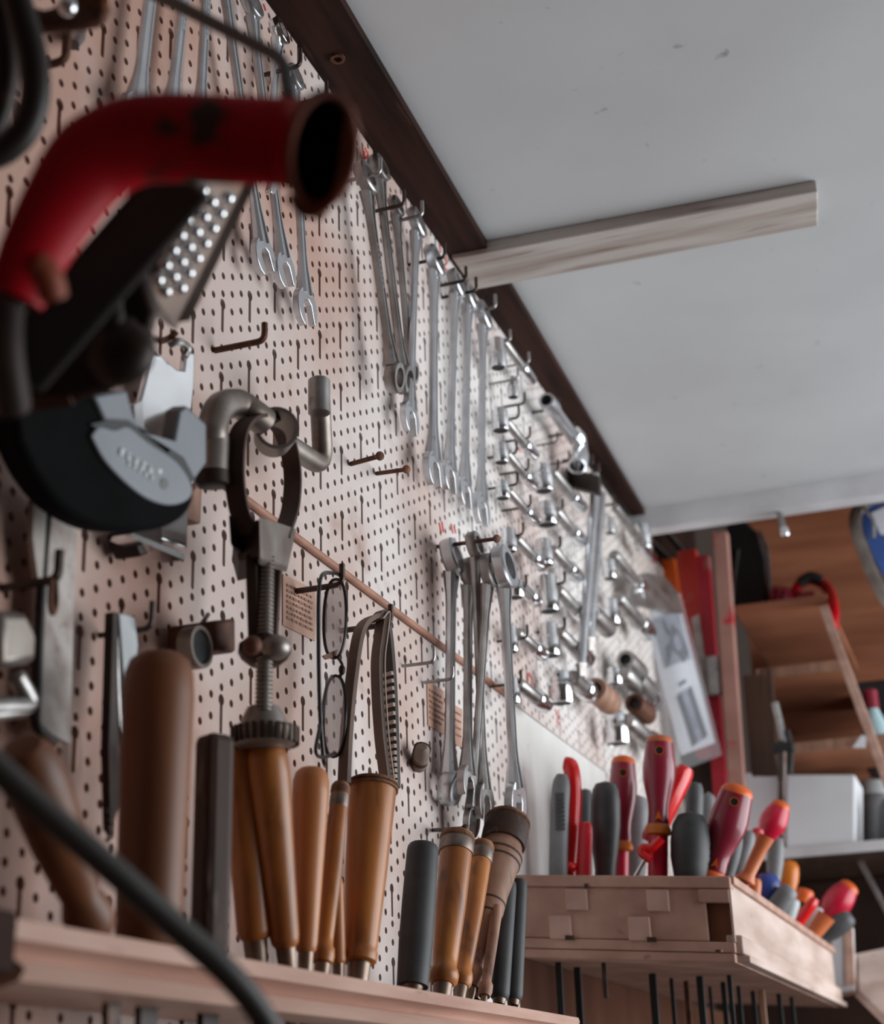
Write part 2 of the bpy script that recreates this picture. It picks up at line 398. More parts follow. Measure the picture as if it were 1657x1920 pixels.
# ceiling, its edge plank, the batten and the cross beam
structure('ceiling', box((-0.02, 0.0, ZC), (0.85, 2.06, ZC + 0.016)), 'ceiling')
a0, a1 = pZ(640, -14, ZC), pZ(1203, 946, ZC)
q0 = [V((-0.002, a0.y, ZC - .009)), V((a0.x, a0.y, ZC - .009)), V((a1.x, 2.03, ZC - .009)), V((-0.002, 2.03, ZC - .009))]
q0[0].y = q0[1].y = 0.62; k = (a0.x - a1.x) / (2.03 - a0.y); q0[1].x = a0.x + k * (a0.y - 0.62)
structure('trim_1', hexa(q0, [v + V((0, 0, .0085)) for v in q0]), 'darkbeam', label='dark stained plank along the top of the wall')
b0, b1, b2, b3 = pZ(862, 482, ZC - .013), pZ(1533, 360, ZC - .013), pZ(1533, 424, ZC - .013), pZ(905, 541, ZC - .013)
b0.x = b3.x = 0.004
b0.z = b3.z = ZC - .013
t1 = structure('trim_2', hexa([b0, b1, b2, b3], [v + V((0, 0, .0125)) for v in (b0, b1, b2, b3)]), 'batten', .0012, 'worn whitewashed batten across the ceiling')
structure('trim_3', box((-0.015, 2.032, ZC - 0.030), (0.85, 2.062, ZC + .018)), 'beamwhite', .002, 'white painted cross beam at the far end of the ceiling')
# rear alcove behind the beam
structure('wall_alcove', box((-0.05, 2.063, ZC + .30), (0.62, 2.65, ZC + .312)), 'ply', label='plywood roof of the alcove behind the beam')
# knots and screws in the dark plank and ceiling dirt marks
kp = pZ(633, 108, ZC - .0092)
S('plank_washer', closedlathe(kp, kp - V((0, 0, .002)), [(0, .0035), (0, .0058), (1, .0058), (1, .0035)], 16), 'rust', 'small rusty washer on the dark plank under the ceiling', 'washer')

# ------------------------------------------------------------------ light: a wide window to the right, dim room around
w = bpy.data.worlds.new('room'); bpy.context.scene.world = w; w.use_nodes = True
w.node_tree.nodes['Background'].inputs[0].default_value = (0.20, 0.155, 0.135, 1); w.node_tree.nodes['Background'].inputs[1].default_value = 0.25
def area(name, loc, target, sx, sy, power, col):
    d = bpy.data.lights.new(name, 'AREA'); d.shape = 'RECTANGLE'; d.size = sx; d.size_y = sy; d.energy = power; d.color = col
    o = bpy.data.objects.new(name, d); C.objects.link(o); o.location = loc
    o.rotation_euler = (V(target) - V(loc)).to_track_quat('-Z', 'Y').to_euler()
    return o
area('window_daylight', (1.55, 1.95, H0 + 0.12), (0.0, 1.85, H0 + 0.30), 2.1, 1.2, 45, (0.92, 0.97, 1.0))
sc = bpy.context.scene
sc.view_settings.view_transform = 'Standard'; sc.view_settings.look = 'None'; sc.view_settings.gamma = 1; sc.view_settings.exposure = 0.0
sc.view_settings.use_curve_mapping = False
sc.cycles.use_denoising = True
# ------------------------------------------------------------------ wall tools
UX, UZ = V((1, 0, 0)), V((0, 0, 1))
def L_hook(tip, out, up, label, group='wire hooks in the pegboard', r=0.0016, m='hooksteel', drop=0.0):
    """L shaped wire hook: tip pixel is the top of its upturned end"""
    t = pX(tip[0], tip[1], out); e = t - UZ * up; b = V((-.012, e.y, e.z))
    return S('wall_hook', bent([b, e, t], r, 8, min(.005, up * .8)), m, label, 'hook', group)
def nail(base, tip, X, r, label, m='rust', head=True, thread=False):
    a = pX(base[0], base[1], -.004); b = pX(tip[0], tip[1], X)
    root = T('wall_screw' if thread else 'wall_nail', label, 'screw' if thread else 'nail', a)
    d = b - a
    if thread:
        prof = []; n = 15
        for i in range(n): prof += [((i) / n * .92, r * .75), ((i + .5) / n * .92, r * 1.15)]
        prof += [(.92, r * .8), (1, r * .8)]
    else: prof = [(0, r), (1, r)]
    P('shank', lathe(a, b, prof, 10), m, root)
    if head: P('head', lathe(b - d.normalized() * .002, b + d.normalized() * .0012, [(0, r), (.45, r * 2.0), (.8, r * 2.0), (1, r * 1.3)], 14), m, root)
    return root

def jaw(c, a, w, N, R, slot, th, sgn, ang=15):
    """open end: C shaped jaw about c; a points away from the shaft"""
    q = math.radians(ang) * sgn
    d = (a * math.cos(q) + w * math.sin(q)).normalized(); s = N.cross(d).normalized()
    pts = []
    half = slot / 2; a0 = math.asin(min(.95, half / R)) + .12
    for i in range(25):
        t = a0 + (2 * PI - 2 * a0) * i / 24
        rr = R * (1.0 + .12 * abs(math.sin(t)))
        pts.append(c + d * (rr * math.cos(t)) + s * (rr * math.sin(t)))
    bot = -R * .38
    pts += [c + d * (R * .78) - s * half, c + d * (bot + half * .5) - s * half, c + d * bot - s * half * .5, c + d * bot + s * half * .5, c + d * (bot + half * .5) + s * half, c + d * (R * .78) + s * half]
    return prism(pts, N * th)
def ringhead(c, N, R, th, ri=None, seg=28):
    ri = ri or R * .62
    return closedlathe(c - N * th / 2, c + N * th / 2, [(0, ri), (0, R * .93), (.15, R), (.85, R), (1, R * .93), (1, ri)], seg)
def wrench(p0, p1, X0, X1, R0, R1, half, th, label, kinds=('ring', 'open'), group='wrenches hanging along the pegboard', m='steel', sgn=1, cat='wrench', text=False):
    c0, c1 = pX(p0[0], p0[1], X0), pX(p1[0], p1[1], X1)
    a = (c1 - c0).normalized(); w = a.cross(UX).normalized(); N = w.cross(a).normalized()
    if N.x < 0: N = -N
    root = T('wrench', label, cat, c0, group)
    n = 16; Lh = (c1 - c0).length; s0 = R0 * .80 / Lh; s1 = 1 - R1 * .72 / Lh
    path = [c0 + (c1 - c0) * (s0 + (s1 - s0) * i / n) for i in range(n + 1)]
    sc_ = [1 + .55 * max(0, 1 - i / 2.2) + .75 * max(0, 1 - (n - i) / 2.5) - .12 * math.sin(PI * i / n) for i in range(n + 1)]
    sec = [(half * x, th * .5 * y) for x, y in ((1, -.35), (1, .35), (.72, .8), (.45, .8), (.36, .55), (-.36, .55), (-.45, .8), (-.72, .8), (-1, .35), (-1, -.35), (-.72, -.8), (.72, -.8))]
    sh = sweep(path, sec, N, False, sc_)
    s = P('shaft', sh, m, root, 35)
    for k, c, d, R, nm in ((kinds[0], c0, -a, R0, 0), (kinds[1], c1, a, R1, 1)):
        if k == 'ring':
            tilt = (N + d * (0.22)).normalized()
            P('ring_head', ringhead(c + N * th * .1, tilt, R, th * 1.25), m, root, 35)
        else:
            P('open_jaw', jaw(c, d, w, N, R * 1.08, R * 1.04, th * .8, sgn), m, root, 35, .0006)
    if text:
        k = 0
        for i in range(9):                       # raised lettering along the shaft, too worn to read
            q = c0 + (c1 - c0) * (.34 + .026 * i) + N * th * .3
            bx = obox(q, a * .0016, w * half * .30, N * .0005)
            PP('raised_letter', bx, m, s, root)
    return root

wrench((300, -165), (255, 222), .014, .014, .013, .013, .0062, .006, 'flat silver wrench hanging nearest, its lower jaw behind the top left of the red handle', m='steel')
wrench((362, -150), (318, 232), .014, .014, .012, .012, .0052, .006, 'silver wrench with raised lettering, second from the left above the red handle', text=True)
wrench((392, -120), (374, 236), .014, .014, .011, .011, .0046, .006, 'slim silver wrench with raised lettering, third from the left above the red handle', text=True)
wrench((410, -92), (493, 482), .014, .014, .011, .0125, .0045, .006, 'wrench whose open jaw shows just right of the dimpled rasp', sgn=-1)
wrench((470, 10), (532, 508), .014, .014, .011, .0125, .0045, .006, 'wrench whose open jaw hangs between two other jaws below the red handle', sgn=-1)
wrench((522, 60), (500, 330), .016, .014, .0105, .0105, .0042, .006, 'short bright wrench whose ring hangs under the top edge where the dark rod crosses', m='chrome')
wrench((549, 146), (572, 578), .016, .014, .0105, .0135, .0046, .006, 'long wrench with bright open jaw hanging lowest below the red tube end', sgn=-1)
wrench((684, 334), (738, 708), .018, .022, .0145, .0125, .0055, .0075, 'darker double ring wrench with its upper ring nearest the top edge', ('ring', 'ring'), m='dullsteel', text=True)
wrench((708, 316), (757, 712), .012, .012, .0125, .0125, .0048, .0075, 'darker double ring wrench close behind the nearest one', ('ring', 'ring'), m='dullsteel')
wrench((741, 388), (770, 700), .012, .010, .0100, .0100, .0042, .006, 'thin dark ring wrench behind the double ring pair', ('ring', 'ring'), m='dullsteel')
wrench((780, 418), (768, 786), .016, .014, .0145, .0135, .0050, .0065, 'pale wrench whose open jaw hangs below the two dark ring heads', sgn=-1)
wrench((813, 490), (812, 882), .020, .018, .0155, .0150, .0060, .0075, 'first of the four long wrenches hanging side by side, with a dark upper ring', sgn=-1, group='four long wrenches')
wrench((853, 532), (842, 896), .018, .016, .0145, .0140, .0052, .007, 'second of the four long wrenches hanging side by side', sgn=-1, group='four long wrenches')
wrench((877, 556), (871, 925), .018, .016, .0145, .0140, .0050, .007, 'third of the four long wrenches hanging side by side', sgn=-1, group='four long wrenches')
wrench((905, 592), (902, 956), .020, .016, .0155, .0155, .0052, .007, 'fourth of the long wrenches, next to the sockets, bright jaw hanging lowest', sgn=-1, group='four long wrenches')
# the bundle on one rusty nail
nail((814, 1026), (931, 1010), .068, .0017, 'long rusty nail carrying the bundle of wrenches')
wrench((846, 1046), (842, 1478), .016, .012, .0170, .0140, .0052, .009, 'thick ring wrench on the rusty nail, closest to the pegboard', ('ring', 'ring'), 'wrenches on the rusty nail', 'steel')
wrench((878, 1078), (876, 1474), .026, .026, .0145, .0145, .0050, .008, 'wrench on the rusty nail with a low hanging upper head and open lower jaw', ('ring', 'open'), 'wrenches on the rusty nail', 'dullsteel')
wrench((889, 1024), (908, 1508), .040, .030, .0125, .0160, .0048, .007, 'wrench on the rusty nail with its small head highest of the bundle', ('ring', 'open'), 'wrenches on the rusty nail', 'dullsteel')
wrench((943, 1064), (966, 1508), .060, .045, .0190, .0178, .0054, .009, 'bright wrench outermost on the rusty nail with a big ring and splayed open jaw', ('ring', 'open'), 'wrenches on the rusty nail', 'steel')
wrench((915, 1070), (884, 1540), .050, .022, .0145, .0120, .0050, .007, 'slim dark wrench on the rusty nail reaching down behind the turned handle', ('ring', 'open'), 'wrenches on the rusty nail', 'dullsteel')
# hooks for the hanging wrenches
for tip, lab in (((664, 232), 'upright hook tip beside the open end of the red tube'), ((713, 296), 'pale hook tip over the nearest double ring wrenches'), ((757, 356), 'rusty hook tip carrying the thin dark ring wrench'),
                 ((791, 377), 'tall bright hook tip over the pale wrench'), ((833, 456), 'hook tip beside red pencil marks over the first long wrench'), ((873, 500), 'hook tip in front of the batten end, nearer one'),
                 ((892, 520), 'hook tip in front of the batten end, farther one'), ((928, 552), 'tall hook tip against the dark plank over the fourth long wrench'), ((563, 92), 'dark hook at the top edge above the red handle'), ((612, 152), 'pale hook tip at the top edge behind the red tube end'),
                 ((286, 1128), 'black hook carrying the pale pointed tool above the large brown handle')):
    L_hook(tip, .034 if tip[0] > 500 else .03, .014, lab, m='zinc' if tip[0] in (713, 791, 928) else 'hooksteel')
L_hook((496, 606), .034, .012, 'brown L hook below the hanging jaws', r=.0021, m='rust')
L_hook((813, 1213), .026, .012, 'steel L hook left of the wrench bundle', r=.0014, m='zinc')
L_hook((848, 1250), .026, .010, 'steel L hook in front of the thick ring wrench', r=.0014, m='zinc')
L_hook((126, 70), .030, .014, 'dark L hook under the brown tool at the top left', r=.0022, m='rust')
L_hook((112, 1032), .030, .014, 'black hook in front of the flat pale plate', r=.0022)
L_hook((641, 1058), .034, .014, 'dark hook carrying the spectacles', r=.0021)
L_hook((732, 1134), .038, .014, 'dark hook carrying the toothed belt', r=.0021)
nail((650, 872), (712, 855), .034, .0017, 'rusty screw sticking out of the pegboard, upper of two', thread=True)
nail((699, 889), (762, 880), .036, .0016, 'rusty screw sticking out of the pegboard, lower of two', thread=True)
nail((806, 1557), (872, 1553), .046, .0015, 'grey screw with round head above the ringed tan handles', 'hooksteel', thread=True)

# ---- sockets on wire hooks
def socket(top, bot, wpx, X, label, group, m='chrome'):
    a, b = pX(top[0], top[1], X), pX(bot[0], bot[1], X)
    a.y = b.y = (a.y + b.y) / 2
    R = wpx * .66 * mpp(b)
    root = T('wrench_socket', label, 'socket', b, group)
    u = lambda k: k
    body = closedlathe(b, a, [(0, R * .78), (0, R * .96), (.04, R), (.55, R), (.62, R * .86), (.96, R * .86), (1, R * .80), (1, R * .45), (.6, R * .45), (.5, R * .62)], 24)
    P('barrel', body, m, root, 35)
    P('bore_shade', lathe(b + (a - b) * .015, b + (a - b) * .4, [(0, R * .79), (1, R * .72)], 6), 'black', root, 20)  # black plug paints the shade inside the open socket
    hk = bent([V((-.01, a.y, a.z - .004)), V((X, a.y, a.z - .004)), V((X, a.y, a.z + .009))], .0014, 6, .003)
    return root
def drive_rod(p0, L, R, X, label, group, m='dullsteel'):
    a = pX(p0[0], p0[1], X); b = a + V((0, L, 0))
    root = T('socket_rod', label, 'rod', a, group)
    P('shaft', lathe(a, b, [(0, R * .7), (.03, R), (.74, R), (.76, R * 1.0), (1, R)], 18), m, root)
    P('end_socket', closedlathe(a + (b - a) * .72, b + V((0, .012, 0)), [(0, R * .8), (0, R * 1.25), (.06, R * 1.42), (.94, R * 1.42), (1, R * 1.25), (1, R * .9), (.5, R * .9), (.4, R * .8)], 18), 'chrome', root)
    return root
G1, G2, G3 = 'sockets of the nearest column', 'sockets of the middle column', 'sockets of the farthest column'
ordn = ['topmost', 'second', 'third', 'fourth', 'fifth', 'sixth', 'seventh', 'eighth', 'lowest']
col1 = [((931, 636), (934, 690), 25), ((960, 708), (962, 745), 17), ((936, 768), (938, 808), 26), ((938, 832), (940, 868), 22), ((940, 902), (944, 936), 22), ((951, 990), (956, 1036), 24), ((964, 1088), (968, 1122), 26), ((956, 1174), (957, 1222), 22), ((958, 1270), (963, 1320), 22)]
for i, (t, b, wp) in enumerate(col1):
    nm = ['topmost long', 'second small slim', 'third', 'fourth', 'fifth', 'sixth', 'seventh', 'eighth', 'lowest'][i]
    socket(t, b, wp, .022, nm + ' socket down the nearest column, right of the long wrenches', G1)
col2 = [((1016, 872), (1020, 922), 29), ((1022, 942), (1027, 986), 31), ((1018, 1012), (1021, 1060), 27), ((1026, 1080), (1029, 1146), 30), ((1028, 1170), (1031, 1230), 30), ((1048, 1260), (1053, 1320), 36)]
for i, (t, b, wp) in enumerate(col2):
    nm = ['topmost', 'second', 'third', 'fourth', 'fifth', 'lowest'][i]
    socket(t, b, wp, .024, nm + ' socket down the middle column', G2)
col3 = [((1141, 970), (1144, 1000), 16), ((1140, 1050), (1144, 1086), 22), ((1143, 1124), (1148, 1172), 26), ((1150, 1252), (1154, 1284), 22), ((1152, 1340), (1158, 1396), 38), ((1203, 985), (1207, 1030), 26), ((1196, 1094), (1200, 1136), 20)]
for i, (t, b, wp) in enumerate(col3):
    nm = ['topmost small', 'second', 'third', 'fourth', 'lowest wide', 'high outer', 'grey pair outer'][i]
    socket(t, b, wp, .026, nm + ' socket in the farthest column by the plastic bag', G3)
for i, (p, L, R) in enumerate((((944, 640), .085, .0045), ((949, 790), .082, .0046), ((950, 850), .080, .0044), ((953, 920), .078, .0044), ((968, 1010), .075, .0050), ((976, 1098), .040, .0048), ((970, 1186), .070, .0052), ((972, 1282), .075, .0060))):
    drive_rod(p, L, R, .022, ['topmost', 'second', 'third', 'fourth', 'fifth', 'sixth', 'seventh', 'lowest'][i] + ' rod lying along the wall between nearest and middle socket columns', 'rods of the nearest socket column')
for i, (p, L, R) in enumerate((((1036, 884), .105, .0055), ((1042, 958), .09, .0058), ((1036, 1030), .085, .0055), ((1046, 1106), .095, .0062), ((1048, 1186), .10, .0066), ((1072, 1270), .06, .0080))):
    drive_rod(p, L, R, .024, ['topmost', 'second', 'third', 'fourth', 'fifth', 'lowest'][i] + ' rod lying along the wall behind the middle socket column', 'rods of the middle socket column')
for i, (p, L, R) in enumerate((((1152, 950), .20, .0055), ((1150, 1040), .16, .0075), ((1158, 1120), .15, .0085), ((1168, 1262), .14, .0105), ((1176, 1352), .16, .0100))):
    drive_rod(p, L, R, .026, ['topmost', 'second', 'third', 'fourth', 'lowest'][i] + ' rod lying along the wall in the farthest socket column', 'rods of the farthest socket column')
tips = [((956, 618), 'near hook of the topmost socket row'), ((991, 660), 'far hook of the topmost socket row under the plank'), ((970, 690), 'second hook in the nearest socket column'), ((983, 736), 'hook left of the elbow socket row'), ((972, 762), 'near hook of the third socket row'),
        ((993, 800), 'far hook of the third socket row'), ((968, 828), 'near hook of the fourth socket row'), ((990, 860), 'far hook of the fourth socket row'), ((970, 886), 'near hook of the fifth socket row'), ((994, 928), 'far hook of the fifth socket row'), ((980, 980), 'hook above the sixth socket row'), ((986, 1078), 'hook above the seventh socket row'), ((988, 1172), 'hook above the eighth socket row'), ((976, 1256), 'hook above the lowest socket of the nearest column'),
        ((1046, 862), 'hook above the topmost middle socket'), ((1054, 936), 'hook above the second middle socket'), ((1050, 1006), 'hook above the third middle socket'), ((1058, 1072), 'hook above the fourth middle socket'), ((1058, 1158), 'hook above the fifth middle socket'),
        ((1047, 746), 'hook tip behind the short open tube at the plank'), ((1075, 792), 'hook tip over the elbow socket at the plank'), ((1100, 838), 'nearer of two pale hook tips right of the elbow socket'), ((1110, 852), 'farther of two pale hook tips right of the elbow socket'), ((1122, 868), 'hook tip over the long steel rods'), ((1150, 928), 'hook tip past the long steel rods')]
for tip, lab in tips:
    L_hook(tip, .030, .012, lab, 'wire hooks around the sockets', .0013 if tip[0] < 1046 else .0016, 'hooksteel' if tip[1] > 690 else 'zinc')
L_hook((1044, 810), .024, .012, 'thin bare wire hook right of the third socket row', 'wire hooks around the sockets', .0011)
L_hook((1066, 846), .030, .012, 'brown wire hook left of the elbow socket', 'wire hooks around the sockets', .0011, 'rust')
# short open tube and elbow socket under the plank
c0 = pX(1024, 750, .026); c1 = c0 + V((0, .118, 0)); R = 16 * mpp(c0)
root = T('socket_tube', 'short steel tube with open round end lying on hooks under the dark plank', 'tube', c0)
P('tube', closedlathe(c0, c1, [(0, R * .66), (0, R * .95), (.04, R), (.22, R), (.3, R * .82), (1, R * .82), (1, R * .5), (.2, R * .6)], 22), 'steel', root, 35)
P('bore_shade', lathe(c0 + V((0, .012, 0)), c0 + V((0, .013, 0)), [(0, R * .67), (1, R * .67)], 20), 'black', root)  # black disc paints the shade in the open tube end
a = pX(1076, 812, .03); b_ = pX(1087, 840, .03); c_ = pX(1082, 874, .03)
root = T('elbow_socket', 'chrome elbow shaped socket hanging under the dark plank above the brown bracket', 'socket', c_)
P('elbow', tube([a, a.lerp(b_, .5) + V((.002, 0, .002)), b_, b_.lerp(c_, .4)], .0085, 14, 12), 'chrome', root)
P('barrel', closedlathe(c_, b_.lerp(c_, .2), [(0, .0085), (0, .0112), (.1, .0118), (.7, .0118), (1, .0095), (1, .004), (.3, .0085)], 20), 'chrome', root)
# brown bracket and long rods
a, b_ = pX(1068, 882, .004), pX(1118, 902, .045)
S('wall_bracket', hexa([pX(1066, 876, .002), pX(1122, 892, .05), pX(1122, 925, .05), pX(1066, 912, .002)], [v + V((0, .012, 0)) for v in (pX(1066, 876, .002), pX(1122, 892, .05), pX(1122, 925, .05), pX(1066, 912, .002))]), 'darkrust', 'dark brown bracket over the long steel rods', 'bracket', bevel=.001)
for i, (x0, x1, X, R, lab) in enumerate((((1117, 890), (1089, 1248), .034, .0052, 'longer steel rod hanging from the brown bracket, nearer one'), ((1129, 925), (1106, 1200), .030, .0046, 'steel rod hanging just behind the longer one at the brown bracket'))):
    p, q = pX(x0[0], x0[1], X), pX(x1[0], x1[1], X)
    r_ = T('steel_rod', lab, 'rod', q, 'long steel rods')
    P('bar', lathe(q, p, [(0, R * .7), (.02, R), (.97, R), (1, R * .8)], 14), 'steel', r_)
    P('drive_end', lathe(q - UZ * .012, q + UZ * .002, [(0, R * .7), (.1, R * .95), (.8, R * 1.0), (1, R * 1.3)], 4), 'dullsteel', r_)
# rusty stubs and adjustable pieces between the far sockets and the bag
for (p, q, R, m, lab) in (((1110, 1150), (1134, 1168), .0105, 'dullsteel', 'grey sleeve lying left of the fourth far socket'), ((1114, 1292), (1146, 1330), .0135, 'greybrown', 'brown sleeve lying below the grey sleeve'), ((1172, 1236), (1190, 1262), .012, 'dullsteel', 'grey stub below the bag corner, upper one'), ((1190, 1272), (1216, 1300), .0135, 'dullsteel', 'grey round stub against the plastic bag, lower one'), ((1188, 1318), (1212, 1352), .012, 'rust', 'rust brown stub under the grey round stub')):
    a = pX(p[0], p[1], .028); b_ = a + V((.004, .055, -.004))
    r_ = T('socket_sleeve', lab, 'sleeve', a, 'sleeves by the plastic bag')
    P('sleeve', closedlathe(a, b_, [(0, R * .6), (0, R * .94), (.08, R), (.92, R), (1, R * .94), (1, R * .6)], 18), m, r_)
    P('inner_core', lathe(a + V((0, .006, 0)), b_ - V((0, .004, 0)), [(0, R * .6), (1, R * .6)], 14), 'black', r_)
# grey rounded plate behind the bag
pts = [pX(1180, 1132, .022), pX(1186, 1082, .022), pX(1214, 1074, .03), pX(1246, 1082, .045), pX(1270, 1112, .06), pX(1280, 1150, .066), pX(1240, 1150, .045)]
S('rounded_plate', prism(pts, V((.001, .004, 0))), 'dullsteel', 'grey steel plate with a rounded shoulder above the plastic bag', 'plate')
# plastic bag with printed card
def bagq(x, y): return pY(x, y, 2.10 + (x - 1260) * .0002)
quad = [bagq(1186, 1150), bagq(1272, 1116), bagq(1346, 1404), bagq(1262, 1436)]
def qp(u, v, off=0.0):
    p = quad[0].lerp(quad[1], u).lerp(quad[3].lerp(quad[2], u), v)
    bul = .006 * math.sin(PI * u) * math.sin(PI * v) + .0015 * math.sin(9 * u + 5 * v) * math.sin(PI * u) * math.sin(PI * v)
    return p + V((0, -1, 0)) * (bul + off)
def patch(u0, v0, u1, v1, off, n=8, m=14, th=.0006):
    vs, fs = [], []
    for s in (0, 1):
        for i in range(n + 1):
            for j in range(m + 1): vs.append(qp(u0 + (u1 - u0) * i / n, v0 + (v1 - v0) * j / m, off + s * th))
    k = (n + 1) * (m + 1); q = m + 1
    for i in range(n):
        for j in range(m):
            a = i * q + j
            fs += [(a, a + 1, a + q + 1, a + q), (k + a, k + a + q, k + a + q + 1, k + a + 1)]
    for i in range(n):
        for j in (0, m):
            a = i * q + j; fs.append((a, a + q, k + a + q, k + a))
    for j in range(m):
        for i in (0, n):
            a = i * q + j; fs.append((a, a + 1, k + a + 1, k + a))
    return vs, fs
root = T('plastic_bag', 'clear plastic bag with a white printed card hanging at the end of the pegboard', 'bag', qp(.5, 0))
P('film', patch(-.10, 0, 1.06, 1.05, .0045), 'bag', root)
P('bag_seal', tube([qp(-.08 + 1.12 * i / 8, .01, .006) for i in range(9)], .0016, 8), 'palegrey', root)
card = P('printed_card', patch(.22, .04, .97, .96, .001), 'paper', root)
def qpoly(pts, off): return prism([qp(u, v, off) for u, v in pts], V((0, -.0006, 0)))
PP('photo_print', patch(.36, .09, .93, .42, .0021), 'printgrey', card, root)
PP('dark_shape', qpoly([(.44, .42), (.48, .30), (.62, .26), (.72, .17), (.84, .22), (.92, .38), (.78, .43), (.62, .33)], .0032), 'printdark', card, root)
PP('dark_shape', qpoly([(.55, .12), (.60, .12), (.66, .22), (.62, .24), (.56, .20)], .0032), 'printdark', card, root)
PP('caption_mark', qpoly([(.56, .545), (.72, .53), (.72, .55), (.57, .565)], .0025), 'printdark', card, root)
PP('print_column', qpoly([(.46, .62), (.56, .60), (.62, .92), (.50, .94)], .0025), 'printdark', card, root)
PP('print_column', qpoly([(.70, .60), (.80, .58), (.86, .90), (.76, .92)], .0025), 'printdark', card, root)
PP('print_panel', qpoly([(.57, .60), (.69, .59), (.75, .91), (.63, .93)], .0023), 'printgrey', card, root)

# ---- L tube wrench, crank bar, strap clamp
Xt = .045
pA, pB, pC, pD_ = pX(398, 900, Xt), pX(404, 765, Xt), pX(448, 758, Xt), pX(518, 806, Xt + .012)
root = T('tube_wrench', 'L shaped grey steel tube wrench with an open round end above the strap clamp', 'wrench', pB)
P('tube', tube([pA, pA.lerp(pB, .5), pX(398, 805, Xt), pX(412, 765, Xt), pX(445, 757, Xt), pX(474, 775, Xt + .005), pX(496, 792, Xt + .008)], .0085, 16, 48), 'clampgrey', root)
d = (pD_ - pC).normalized()
dv = (CAM - pD_).normalized(); axd = (dv * .8 - d * .1 + V((.3, -.5, 0))).normalized()
axd = (V((.55, -.83, .0)) + dv * .3).normalized()
P('open_end', closedlathe(pD_ - axd * .018, pD_ + axd * .004, [(0, .0080), (0, .0112), (.8, .0128), (1, .0128), (1, .0106), (.2, .0092)], 26), 'clampgrey', root, 35)
P('worn_foot', lathe(pX(399, 912, Xt), pX(398, 885, Xt), [(0, .0082), (.1, .0092), (1, .0092)], 16), 'darkrust', root)
e0, e1, e2 = pX(530, 828, .036), pX(606, 876, .036), pX(598, 716, .046)
root = T('crank_bar', 'bent steel bar turning upwards beside the tube wrench', 'bar', e1)
P('bar', bent([e0, e1, e2], .0068, 16, .016, 8), 'clampgrey', root)
P('dark_tip', lathe(e2 - UZ * .022, e2 + UZ * .002, [(0, .0071), (.95, .0071), (1, .0058)], 16), 'dullsteel', root)
# strap clamp
X0 = .055
root = T('strap_clamp', 'rusty strap clamp with threaded spindle hanging over the tube wrench', 'clamp', pX(492, 1040, X0))
def cl(x, y, dx=0): return pX(x, y, X0 + dx)
strap = catmull([cl(466, 1000), cl(447, 950), cl(440, 880), cl(447, 815), cl(470, 785), cl(505, 785, -.004), cl(533, 815, -.008), cl(548, 880, -.012), cl(545, 950, -.01), cl(526, 1010, -.004)], 54)
P('strap', sweep(strap, [(.0011, -.0056), (.0011, .0056), (-.0011, .0056), (-.0011, -.0056)], UX), 'leather', root, 30)
yk = lambda dx: [cl(430, 1018, dx), cl(432, 965, dx), cl(455, 992, dx), cl(478, 962, dx), cl(520, 985, dx), cl(554, 988, dx), cl(548, 1040, dx), cl(528, 1062, dx), cl(452, 1050, dx)]
P('yoke', hexa([cl(436, 1005, -.012), cl(484, 968, .010), cl(496, 1040, .010), cl(448, 1052, -.012)], [v + V((-.012, .022, -.004)) for v in (cl(436, 1005, -.012), cl(484, 968, .010), cl(496, 1040, .010), cl(448, 1052, -.012))]), 'clamp', root, 0, .0015)
P('yoke_plate', hexa([cl(486, 966, .012), cl(556, 990, -.002), cl(540, 1062, -.002), cl(488, 1046, .012)], [v + V((-.006, .010, 0)) for v in (cl(486, 966, .012), cl(556, 990, -.002), cl(540, 1062, -.002), cl(488, 1046, .012))]), 'clampgrey', root, 0, .0012)
P('yoke_horn', hexa([cl(428, 962, -.006), cl(440, 975, -.006), cl(452, 1030, -.006), cl(432, 1020, -.006)], [v + V((-.004, .012, 0)) for v in (cl(428, 962, -.006), cl(440, 975, -.006), cl(452, 1030, -.006), cl(432, 1020, -.006))]), 'clamp', root, 0, .001)
for x0, x1, wd, dd in ((472, 478, 22, -.004), (522, 510, 16, -.010)):
    u, v = cl(x0, 1046, dd), cl(x1, 1222, dd); h = wd * .5 * mpp(u)
    P('frame_bar', obox((u + v) / 2, V((.93, .37, 0)) * h, V((-.37, .93, 0)) * .006, (u - v) / 2), 'clamp', root, 0, .0012)
sp0, sp1 = cl(499, 1040, .003), cl(494, 1336, .003)
prof = []; n = 38; R = 16 * mpp(sp0)
for i in range(n): prof += [(i / n, R * .74), ((i + .35) / n, R), ((i + .6) / n, R)]
prof.append((1, R * .74))
P('threaded_spindle', lathe(sp0, sp1, prof, 16), 'clampgrey', root, 25)
P('collar', lathe(cl(496, 1248), cl(496, 1198), [(0, .008), (.25, .0125), (.5, .0145), (.8, .0140), (1, .010)], 20), 'clamp', root)
bb = P('bolt_head', ball(cl(473, 1210, .012), .0052), 'rust', root)
P('lock_nut', ball(cl(516, 1214, .010), .0085, 1, 1, .8), 'clampgrey', root)
P('cone', lathe(cl(494, 1378), cl(494, 1324), [(0, .0130), (.55, .0118), (.95, .0088), (1, .0070)], 24), 'clampgrey', root)
kc = cl(497, 1400), cl(496, 1358)
P('knurled_knob', lathe(kc[0], kc[1], [(0, .0150), (.15, .0172), (.75, .0176), (.9, .0150), (1, .0120)], 30), 'clampgrey', root)
kv, kf = [], []
